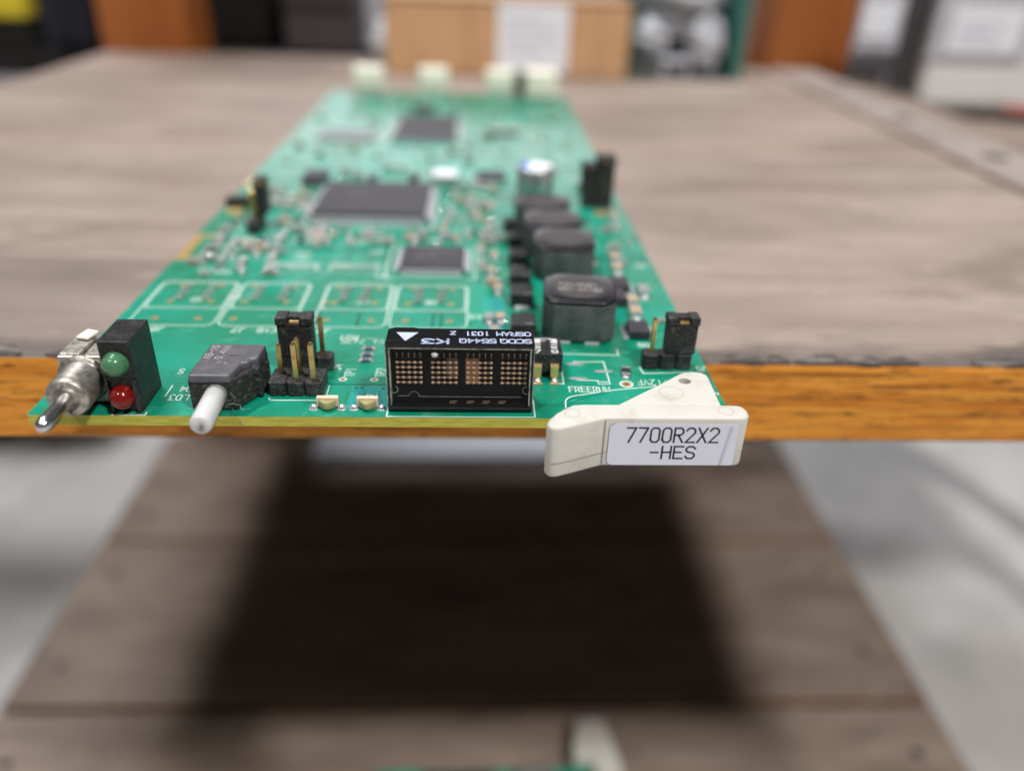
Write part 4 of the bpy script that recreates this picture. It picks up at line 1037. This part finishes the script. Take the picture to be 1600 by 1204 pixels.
# ---- dot matrix display ------------------------------------------------
def display():
    X0, X1, Y0, Y1, ZT = 48.35, 68.35, 1.25, 6.4, 10.55
    b = MB().mat(M['dcase'])
    b.prism([(X0, Y0 + 1.25), (X1, Y0 + 1.25), (X1, Y1), (X0 + 4.2, Y1), (X0 + 3.6, Y1 + .25), (X0 + .9, Y1 + .25), (X0, Y1 - .4)], .15, ZT, .1)
    b.box(X0, X1, Y0, Y0 + 1.26, ZT - .5, ZT + .002, .05); b.box(X0 + .0005, X1 - .0005, Y0 + .05, Y0 + 1.26, .15, .9, .05)
    b.box(X0 + .001, X0 + .42, Y0 + .02, Y0 + 1.26, .9, ZT - .5, .04); b.box(X1 - .42, X1 - .001, Y0 + .02, Y0 + 1.26, .9, ZT - .5, .04)
    # print on the lid
    b.mat(M['lav'])
    z = ZT + .03
    text(b, 'SCDQ', flat(67.9, 3.15, z, 180), 1.15, .86, .2, .22); text(b, '5544Q', flat(63.1, 3.15, z, 180), 1.15, .78, .2, .22)
    text(b, 'K3', flat(56.7, 2.95, z, 180), 1.25, 1.45, .3, .5)
    text(b, 'OSRAM', flat(67.9, 5.35, z, 180), 1.1, .76, .2, .2); text(b, '1031', flat(62.2, 5.35, z, 180), 1.1, .58, .2, .28); text(b, 'Z', flat(57.6, 5.4, z, 180), .95, .6, .2)
    b.poly([(51.0, 2.35, z), (52.6, 4.95, z), (49.6, 4.95, z)][::1])
    o = b.build('dot_display', CARD)
    # recessed back panel + marks
    b = MB().mat(M['dback']); yb = Y0 + 1.235
    b.poly([(X0 + .4, yb, .9), (X1 - .4, yb, .9), (X1 - .4, yb, ZT - .5), (X0 + .4, yb, ZT - .5)])
    b.build('display_panel', o)
    b = MB().mat(M['rim'])
    # clear rim edges seen inside the window
    for x in (X0 + .43, X1 - .55): b.box(x, x + .13, Y0 + .05, Y0 + 1.2, 1.2, ZT - .55)
    b.box(X0 + .3, X1 - .3, Y0 - .03, Y0 + .1, ZT - .60, ZT - .52); b.box(X0 - .02, X0 + .07, Y0 - .02, Y0 + .02, 1.5, ZT - .3); b.box(X1 - .06, X1 + .02, Y0 - .02, Y0 + .02, 1.5, ZT - .3)  # pale strips painted as highlights along the lid and case corners
    mt = Matrix.Translation((0, yb - .02, 0)) @ Matrix.Rotation(R_(90), 4, 'X')
    for cx, cz, sgn in ((52.0, ZT - .55, -1), (64.1, ZT - .55, -1)):
        b.poly([(cx + .72 * math.cos(R_(a)), yb - .03, cz + .72 * math.sin(R_(a))) for a in range(180, 361, 20)])
    b.ribbon([(49.6, 2.0), (51.2, 2.0)] + [(51.9 + .7 * math.cos(R_(a)), 2.0 + .7 * math.sin(R_(a))) for a in range(180, -1, -20)] + [(52.8, 1.9), (66.8, 1.9)], .06, 0, mt)
    b.ribbon([(49.2 + .5 * math.cos(R_(a)), 3.0 + .55 * math.sin(R_(a))) for a in range(60, -200, -20)], .09, 0, mt)
    b.ribbon([(67.6 + .6 * math.cos(R_(a)), 3.0 + .6 * math.sin(R_(a))) for a in range(90, 271, 20)], .09, 0, mt)
    b.ribbon([(56 + .2 * math.cos(R_(a)), 9.6 + .2 * math.sin(R_(a))) for a in range(0, 360, 30)], .06, 0, mt, closed=True)
    b.ribbon([(58.5 + .24 * math.cos(R_(a)), 9.6 + .24 * math.sin(R_(a))) for a in range(0, 360, 30)], .06, 0, mt, closed=True)
    b.build('window_rim_glint', o)
    b = MB().mat(M['dot_wire'])
    for cx in (57.8, 60.2, 62.4, 64.6):
        b.box(cx - 1.0, cx - .1, Y0 + .6, Y0 + .7, 1.22, 1.28); b.box(cx - .9, cx + .1, Y0 + .6, Y0 + .7, 1.5, 1.55)
    b.mat(M['prwhite']); b.dome((54.9, Y0 + .5, 8.85), .45, .3, .42, 14, 4, axis='y')
    b.build('contact', o)
    # four digits of 5 x 5 dots with their feed wires
    for k, x0 in enumerate((49.75, 54.55, 59.35, 64.1)):
        b = MB(); 
        cols = [x0 + .80 * i for i in range(5)]; rows = [4.2 + .78 * j for j in range(5)]
        if k in (1, 2):
            b.mat(M['glow_orange'] if k == 2 else M['glow_brown'])
            xa, xb = (x0 + 1.9, x0 + 3.5) if k == 1 else (x0 - .3, x0 + 1.5)
            b.box(xa, xb, yb - .06, yb - .012, 4.0 + (1.1 if k == 1 else 0), 7.95)  # flat colour patch stands for the copper glow behind the dots
        b.mat(M['dot_wire'])
        for z_ in rows: b.box(x0 - .2, x0 + 3.4, yb - .11, yb - .07, z_ - .07, z_ + .07)
        b.mat(M['dot'])
        for x in cols:
            b.box(x - .05, x + .05, yb - .1, yb - .06, 8.0, 8.75); b.box(x - .13, x + .13, yb - .1, yb - .04, 8.55, 8.7)
            for z_ in rows: b.dome((x, yb - .07, z_), .235, .28, .225, 8, 3, axis='y')
        b.build('digit', o)
    b = MB().mat(M['glass']); b.poly([(X0 + .2, Y0 + .03, .5), (X1 - .2, Y0 + .03, .5), (X1 - .2, Y0 + .03, ZT - .2), (X0 + .2, Y0 + .03, ZT - .2)])
    b.build('window', o)
display()

# ---- DIP switch ----------------------------------------------------------
def dip():
    X1, Y0, Y1 = 73.45, 11.5, 17.3
    b = MB().mat(M['black_dusty']); b.box(53.0, X1, Y0, Y1, .9, 4.1, .15)
    b.mat(M['black']); b.box(53.3, X1 - .3, Y0 + .3, Y1 - .3, 4.0, 4.13, .02)
    b.mat(M['prwhite'])
    for i in range(8):
        cx = 72.25 - 2.54 * (7 - i) 
        text(b, str(i + 1), flat(cx - .42, Y0 + .25, 4.15, 0), .95, .85, .18)
    b.ribbon([(69.3, 16.4), (71.8, 16.6), (71.8, 16.1)], .18, 4.15); b.ribbon([(69.2, 15.7), (71.0, 15.9)], .18, 4.15)
    o = b.build('slide_switch', CARD)
    for i in range(8):
        cx = 72.25 - 2.54 * (7 - i)
        b = MB().mat(M['nylon']); b.box(cx - .5, cx + .5, Y0 + 1.6, Y0 + 4.0, 4.14, 4.25, .04); b.box(cx - .48, cx + .48, Y0 + 2.1, Y0 + 3.4, 4.2, 5.0, .12)
        b.build('slider', o)
        for sgn, yb_ in ((-1, Y0), (1, Y1)):
            b = MB().mat(M['gold']); w = .62
            y = lambda d: yb_ + sgn * d
            P = [(y(-.05), 2.5), (y(.45), 2.45), (y(.62), 2.2), (y(.66), .9), (y(.9), .35), (y(1.9), .12)]
            W_ = [w, w, w, w * .92, w * .55, w * .8]
            V = [[b.bm.verts.new((cx - W_[j], p[0], p[1])), b.bm.verts.new((cx + W_[j], p[0], p[1])), b.bm.verts.new((cx + W_[j], p[0] - sgn * .12, p[1] - .14)), b.bm.verts.new((cx - W_[j], p[0] - sgn * .12, p[1] - .14))] for j, p in enumerate(P)]
            fs = []
            for r0, r1 in zip(V, V[1:]):
                for k in range(4): fs.append(b.bm.faces.new((r0[k], r0[(k + 1) % 4], r1[(k + 1) % 4], r1[k])))
            fs.append(b.bm.faces.new(V[-1])); b._faces(fs)
            bmesh.ops.recalc_face_normals(b.bm, faces=b.bm.faces)
            b.mat(M['solder']); b.dome((cx, y(1.2), .02), .62, .7, .55, 10, 3)
            b.mat(M['gold']); b.box(cx - .72, cx + .72, min(y(1.7), y(2.15)), max(y(1.7), y(2.15)), .02, .16)
            b.build('lead', o)
dip()

# ---- small surface-mount LEDs at the edge ---------------------------------
def edge_leds():
    for cx in (39.85, 45.4):
        b = MB().mat(M['tan']); b.box(cx - 1.5, cx + 1.5, 2.35, 3.1, .15, 1.6, .06)
        o = b.build('edge_led', CARD)
        b = MB().mat(M['lens'])
        b.prism([(cx - 1.15, 2.33), (cx - .95, 1.9), (cx - .5, 1.45), (cx, 1.3), (cx + .5, 1.45), (cx + .95, 1.9), (cx + 1.15, 2.33)], .2, 1.35, .12, 2, smooth=True)
        b.mat(M['gold']); b.box(cx - .35, cx + .3, 1.9, 2.3, .3, .9)
        b.build('lens', o)
        b = MB().mat(M['solder'])
        for sx in (-1, 1): b.dome((cx + sx * 1.95, 2.35, .01), .6, .5, .6, 10, 3)
        b.build('solder_joint', o)
edge_leds()

# ---- inductors --------------------------------------------------------------
def inductor(cx, cy, s, h, deg, writing=False):
    b = MB().mat(M['ferrite']); c = s * .16; e = s / 2
    def octo(e, c): return [(-e + c, -e), (e - c, -e), (e, -e + c), (e, e - c), (e - c, e), (-e + c, e), (-e, e - c), (-e, -e + c)]
    b.prism(octo(e, c), .3, h - .8, .3, 3, smooth=True)
    b.mat(M['ferrite_top']); b.prism(octo(e + .05, c + .1), h - .82, h, .55, 3, smooth=True)
    b.mat(M['black']); b.box(-e * .72, e * .72, -e * .9, e * .9, .03, .35)
    b.mat(M['tin']); b.box(-e * .6, -e * .2, -e - .12, -e + .5, .03, .45, .05); b.box(e * .2, e * .6, -e - .12, -e + .5, .03, .45, .05)
    o = b.build('power_inductor', CARD, origin=(0, 0, 0))
    b = MB().mat(M['core']); r = e * .76
    prof = [(h - .2, r), (h + .05, r), (h + .12, r - .15)]
    b.tube([(0, 0, z) for z, _ in prof], [q for _, q in prof], 36)
    b.mat(M['ferrite_top']); b.ringflat(0, 0, h + .02, r + .02, r + .5, 36)
    if writing:
        b.mat(M['prgrey'])
        text(b, 'DR127-100', flat(3.5, -.55, h + .14, 180), 1.25, .55, .13, .24); text(b, '19C0/10', flat(2.9, 1.3, h + .14, 180), 1.25, .55, .13, .24); text(b, 'H', flat(-2.9, 1.5, h + .14, 180), .95, .5, .13)
    d = b.build('core', None, origin=(0, 0, 0)); d.parent = o; d.location = (0, 0, 0)
    place(o, (cx, cy, 0), CARD); rot(o, deg)
    return o
inductor(77.6, 29.0, 12.0, 7.6, -5, True)
for cx, cy, s in ((77.5, 55.6, 11.9), (76.2, 67.9, 11.9), (75.0, 80.2, 11.9)): inductor(cx, cy, s, 7.0, -4)

# ---- aluminium capacitor, diodes, right-hand parts ---------------------------
def power_parts():
    b = MB().mat(M['black']); b.prism([(69.6, 94.6), (78.4, 94.6), (79.4, 95.6), (79.4, 104.4), (69.6, 104.4)], .05, 1.6, .15)
    o = b.build('can_capacitor', CARD)
    b = MB().mat(M['can']); c = (74.5, 99.5)
    prof = [(1.6, 4.6), (2.6, 4.6), (3.0, 4.3), (3.4, 4.6), (9.3, 4.6), (9.7, 4.4), (9.85, 4.0)]
    b.tube([(c[0], c[1], z) for z, _ in prof], [r for _, r in prof], 32)
    b.build('can', o)
    b = MB().mat(M['can_top']); b.disc(c[0], c[1], 9.87, 3.9, n=28); b.mat(M['blue'])
    b.poly([(c[0] + 3.9 * math.cos(R_(a)), c[1] + 3.9 * math.sin(R_(a)), 9.89) for a in range(115, 246, 10)]); b.build('top_print', o)
    # black power diodes in a column
    for (x, y0, y1, h) in ((68.2, 22.9, 29.2, 3.1), (68.6, 36.6, 43.2, 2.6), (68.7, 45.6, 51.4, 2.6), (68.9, 56.0, 62.0, 2.8), (69.0, 66.6, 72.6, 2.8), (68.4, 77, 83, 2.8)):
        b = MB().mat(M['black']); b.box(x - 2.0, x + 2.0, y0 + .6, y1 - .6, .2, h, .2, 2); b.mat(M['prgrey']); b.box(x + .3, x + 1.6, y0 + 1.2, y0 + 1.35, h - .01, h + .012)
        o = b.build('power_diode', CARD)
        b = MB().mat(M['tin']); b.box(x - 1.3, x + 1.3, y0 - .4, y0 + .9, .03, .5, .1); b.box(x - 1.3, x + 1.3, y1 - .9, y1 + .4, .03, .5, .1)
        b.build('tab', o)
    # eight-lead regulators and tan capacitors on the right
    for (x, y) in ((87.8, 27.2), (87.6, 47.0)):
        b = MB().mat(M['chip']); b.box(x - 1.75, x + 1.75, y - 2.4, y + 2.4, .25, 1.55, .12, 2)
        o = b.build('small_chip', CARD)
        b = MB().mat(M['tin'])
        for k in range(4):
            for s in (-1, 1):
                yy = y - 1.9 + k * 1.27; a, c = sorted((x + s * 1.7, x + s * 2.75)); b.box(a, c, yy - .22, yy + .22, .04, .35, .05)
        b.build('lead', o)
    for (x, y, m) in ((88.6, 34.4, 'ceramic'), (88.9, 39.4, 'ceramic'), (88.6, 55.5, 'ceramic'), (89.0, 61.5, 'ceramic'), (86.0, 40.5, 'res'), (91.8, 44.0, 'ceramic_grey')):
        b = MB().mat(M[m]); b.box(x - 1.0, x + 1.0, y - 1.1, y + 1.1, .1, 1.5, .15)
        b.mat(M['solder']); b.box(x - 1.04, x + 1.04, y - 1.65, y - 1.05, .05, 1.53, .15); b.box(x - 1.04, x + 1.04, y + 1.05, y + 1.65, .05, 1.53, .15)
        b.mat(M['solder']); b.dome((x, y - 1.75, .01), 1.0, .6, .6, 10, 3)
        b.build('block_capacitor', CARD)
    b = MB().mat(M['chip']); b.box(83.6, 87.8, 38, 43, .2, 1.9, .2); b.build('small_chip', CARD)
power_parts()

# ---- chips ---------------------------------------------------------------
def quad_chip(x0, x1, y0, y1, h, pitch, reach, lw, writing=None, name='chip', top='chip'):
    b = MB().mat(M[top])
    zm = .25 + (h - .25) * .55
    b.prism([(x0, y0), (x1, y0), (x1, y1), (x0, y1)], .2, h, min(.35, h * .2), 1)
    b.mat(M['chip_print'])
    if writing:
        for i, s in enumerate(writing): text(b, s, flat(x0 + (x1 - x0) * .26, (y0 + y1) / 2 + 1.5 - 2.6 * i, h + .015, 0), 1.5, .95, .22)
    o = b.build(name, CARD)
    b = MB().mat(M['tin'])
    def lead(cx, cy, dx, dy):
        # gull wing of three boxes
        def bx(a0, a1, z0, z1):
            xs = sorted((cx + dx * a0 - abs(dy) * lw, cx + dx * a1 + abs(dy) * lw)) if dx == 0 else sorted((cx + dx * a0, cx + dx * a1))
            ys = sorted((cy + dy * a0 - abs(dx) * lw, cy + dy * a1 + abs(dx) * lw)) if dy == 0 else sorted((cy + dy * a0, cy + dy * a1))
            b.box(xs[0], xs[1], ys[0], ys[1], z0, z1)
        bx(-.05, reach * .35, zm - .07, zm + .07); bx(reach * .35, reach * .5, .1, zm + .07); bx(reach * .48, reach, .03, .17)
    n = int((x1 - x0 - pitch) / pitch); sx = (x0 + x1) / 2 - (n - 1) * pitch / 2
    for i in range(n): lead(sx + i * pitch, y0, 0, -1); lead(sx + i * pitch, y1, 0, 1)
    n = int((y1 - y0 - pitch) / pitch); sy = (y0 + y1) / 2 - (n - 1) * pitch / 2
    for i in range(n): lead(x0, sy + i * pitch, -1, 0); lead(x1, sy + i * pitch, 1, 0)
    b.build('lead', o, stuff=True)
    return o
quad_chip(45.3, 57.9, 53.2, 65.0, 1.45, .5, 1.3, .13, ('LX5V23', 'BM7', ''))
quad_chip(22.6, 48.6, 83.4, 109.5, 2.5, .5, 1.9, .14, ('FPA', '2V1S'))
quad_chip(33.2, 53.2, 166.0, 201.0, 1.5, .65, 1.6, .16, top='chip_satin')
quad_chip(9.5, 27.0, 165.0, 178.0, .7, .65, 1.5, .16, top='chip_gloss')
def dual_chip(x0, x1, y0, y1, h, pitch=1.27):
    b = MB().mat(M['chip' if y0 < 130 else 'chip_satin']); b.box(x0, x1, y0, y1, .2, h, .15); o = b.build('small_chip', CARD)
    b = MB().mat(M['tin']); n = max(2, int((x1 - x0) / pitch)); sx = (x0 + x1) / 2 - (n - 1) * pitch / 2
    for i in range(n):
        for s, yb in ((-1, y0), (1, y1)):
            ys = sorted((yb, yb + s * 1.1)); b.box(sx + i * pitch - .2, sx + i * pitch + .2, ys[0], ys[1], .03, .4, .04)
    b.build('lead', o)
for a in ((14.9, 20.6, 112, 122, 2.2), (63, 74, 178, 182, .9), (60, 68, 120, 127, 1.3),
          (36, 44, 214, 218, 1.8), (32, 34, 113.6, 117, 2.4), (42.6, 44.8, 114, 118, 2.6)):
    dual_chip(*a)
# the white sticker crystal
b = MB().mat(M['can']); b.box(48.6, 55.2, 113.6, 121, .1, 3.0, .3); o = b.build('crystal_can', CARD)
b = MB().mat(M['sticker']); b.box(48.9, 54.9, 113.9, 120.7, 3.02, 3.1); b.build('sticker', o)
b = MB().mat(M['gold']); b.box(49, 55, 121.6, 126, .05, 1.6, .2); b.build('edge_contact', CARD)

# ---- rear connectors -------------------------------------------------------
def rear_connectors():
    for (x0, x1, y0, y1, h) in ((8.6, 20.8, 254, 264, 9.4), (35.6, 47.6, 254, 264, 9.4), (63.4, 75.4, 254, 264, 9.4), (79.6, 92.2, 243.5, 256, 10.8)):
        b = MB().mat(M['cream']); b.box(x0, x1, y0, y1, .8, h, .9, 3)
        for k in range(3): b.box(x0 + 1.5 + k * 3.4, x0 + 3.6 + k * 3.4, y0 - .5, y0 + .05, 2, h - 2.5, .1)
        o = b.build('rear_connector', CARD)
        b = MB().mat(M['tin'])
        for k in range(4):
            x = x0 + 1.6 + k * (x1 - x0 - 3.2) / 3; b.box(x - .3, x + .3, y0 - 4.5, y0 - .1, .05, .6, .05)
        b.build('terminal', o)
    b = MB().mat(M['black']); b.box(76, 79.2, 252, 262, .1, 8.5, .3); b.build('guide_block', CARD)
rear_connectors()

# ---- chip resistors and capacitors (individual, shared meshes) ----------------
def passives():
    def proto(name, l, w, h, m, fillet=True):
        b = MB().mat(M[m]); b.box(-l * .3, l * .3, -w / 2, w / 2, .05, h, .04)
        b.mat(M['term']); b.box(-l / 2, -l * .29, -w / 2 - .01, w / 2 + .01, .05, h + .01, .06); b.box(l * .29, l / 2, -w / 2 - .01, w / 2 + .01, .05, h + .01, .06)
        b.mat(M['term'])
        for s in ((-1, 1) if fillet else ()): b.dome((s * (l * .5 + .05), 0, .01), l * .2, w * .55, h * .6, 8, 3)
        return b.build(name, CARD, origin=(0, 0, 0))
    P = {'rs': proto('chip_resistor', 1.7, .85, .5, 'resblue'), 'rb': proto('chip_resistor', 2.6, 1.25, .6, 'res'),
         'ct': proto('chip_capacitor', 1.7, .85, .8, 'ceramic'), 'cg': proto('chip_capacitor', 1.7, .85, .8, 'ceramic_grey'), 'cl': proto('chip_capacitor', 2.6, 1.5, 1.2, 'ceramic'), 'cm': proto('chip_capacitor', 2.6, 1.5, 1.2, 'ceramic_grey')}
    P['rn'] = proto('chip_resistor', 1.5, .6, .4, 'ceramic_grey', False)
    used = set()
    def put(k, x, y, deg):
        o = P[k]
        if k not in used: used.add(k)
        else:
            o = o.copy(); COL.objects.link(o)
        place(o, (x, y, 0), CARD); rot(o, deg)
    put('rb', 83.55, 13.2, 80)
    for y in (20.3, 18.2, 16.3): put('rs', 43.4, y, 0)
    for x, y in ((52.5, 21.4), (54.5, 21.6), (57.6, 21.0)): put('cg', x, y, 90)
    for cx in (7.3, 11.9, 20.6, 25.5, 36.3, 40.15, 49.85, 54.0):
        for k in range(4): put('rn', cx + .05 * k, 39.4 + 1.9 * k, 0)
    # column left of the diodes
    for x, y in ((64.5, 22.6), (63.5, 26.5), (62.6, 31.4), (64.6, 31.6), (63.2, 53.6), (61.4, 57.2), (63.9, 62.6), (61.3, 65.4), (62.5, 74.6), (65.2, 73.2), (63.2, 81), (60.3, 116), (62.5, 172), (64.4, 44.5), (63.6, 48)):
        put(rng.choice(('cl', 'cm')), x, y, rng.choice((0, 90)))
    rows = [(20.0 + i * 1.2, 55.4, 90) for i in range(8)] + [(32.0 + i * 1.2, 55.4, 90) for i in range(8)]
    for x, y, d in rows: put('rn', x, y, d)
    blocks = [(1, 20, 110, 128), (22, 51, 79, 113.5), (43, 60.5, 50, 68.5), (66, 83, 20, 108), (84, 95, 92, 106), (30, 56, 160, 206), (5, 31, 160, 188), (10, 15, 73, 86), (0, 7, 86, 97), (48, 56, 112, 127), (2, 60, 28, 47.5),
              (60, 77, 174, 206), (59, 69, 118, 129), (11, 25, 210, 221), (33, 49, 211, 223), (31, 46, 112.5, 120.5)]
    taken = []
    def free(x, y, r=1.9):
        if any(a - 1 < x < b_ + 1 and c - 1 < y < d + 1 for a, b_, c, d in blocks): return False
        return all((x - p) ** 2 + (y - q_) ** 2 > r * r for p, q_ in taken)
    n = 0; tries = 0
    while n < 235 and tries < 6000:
        tries += 1
        z = rng.random()
        if z < .30: x, y = rng.uniform(4, 22), rng.uniform(50, 110)
        elif z < .45: x, y = rng.uniform(22, 65), rng.uniform(69, 79)
        elif z < .55: x, y = rng.uniform(51, 66), rng.uniform(70, 130)
        elif z < .62: x, y = rng.uniform(84, 94), rng.uniform(30, 120)
        else: x, y = rng.uniform(4, 93), rng.uniform(112, 248)
        if not free(x, y, 2.0): continue
        taken.append((x, y)); n += 1
        put(rng.choice(('rs', 'ct', 'cg', 'cg', 'cl', 'cm', 'rb', 'cm')), x, y, rng.choice((0, 90)))
passives()

# ================================================================== second card, below
def lower_card():
    t = thing('spare_card', 'second green circuit card with a cream handle on the lower deck at the bottom edge', 'circuit board', (90, 60, -257))
    z = -254.0
    b = MB().mat(M['edge']); b.box(20, 112, -60, 121, z - 1.6, z - .03); b.mat(M['mask']); b.box(20, 112, -60, 121, z - .03, z); b.build('board', t)
    b = MB().mat(M['nickel']); b.tube([(30, 100, z - 3.2), (30, 100, z - 1.6)], [2, 2], 8); b.tube([(100, 0, z - 3.2), (100, 0, z - 1.6)], [2, 2], 8); b.build('spacer', t)
    b = MB().mat(M['handle']); b.prism([(104, 128), (107, 142), (119, 143), (124, 122), (126, 100), (113.5, 100), (112.2, 121.5), (104, 121.6)], z - 5 + 2, z + 5, 1.2, 3, smooth=True); b.build('ejector_handle', t)
    b = MB().mat(M['can']); b.box(80, 94, 104, 119, z + .05, z + 6, .6); b.build('can_capacitor', t)
    b = MB().mat(M['chip']); b.box(40, 70, 96, 118, z + .05, z + 4, .4); b.build('chip', t)
lower_card()
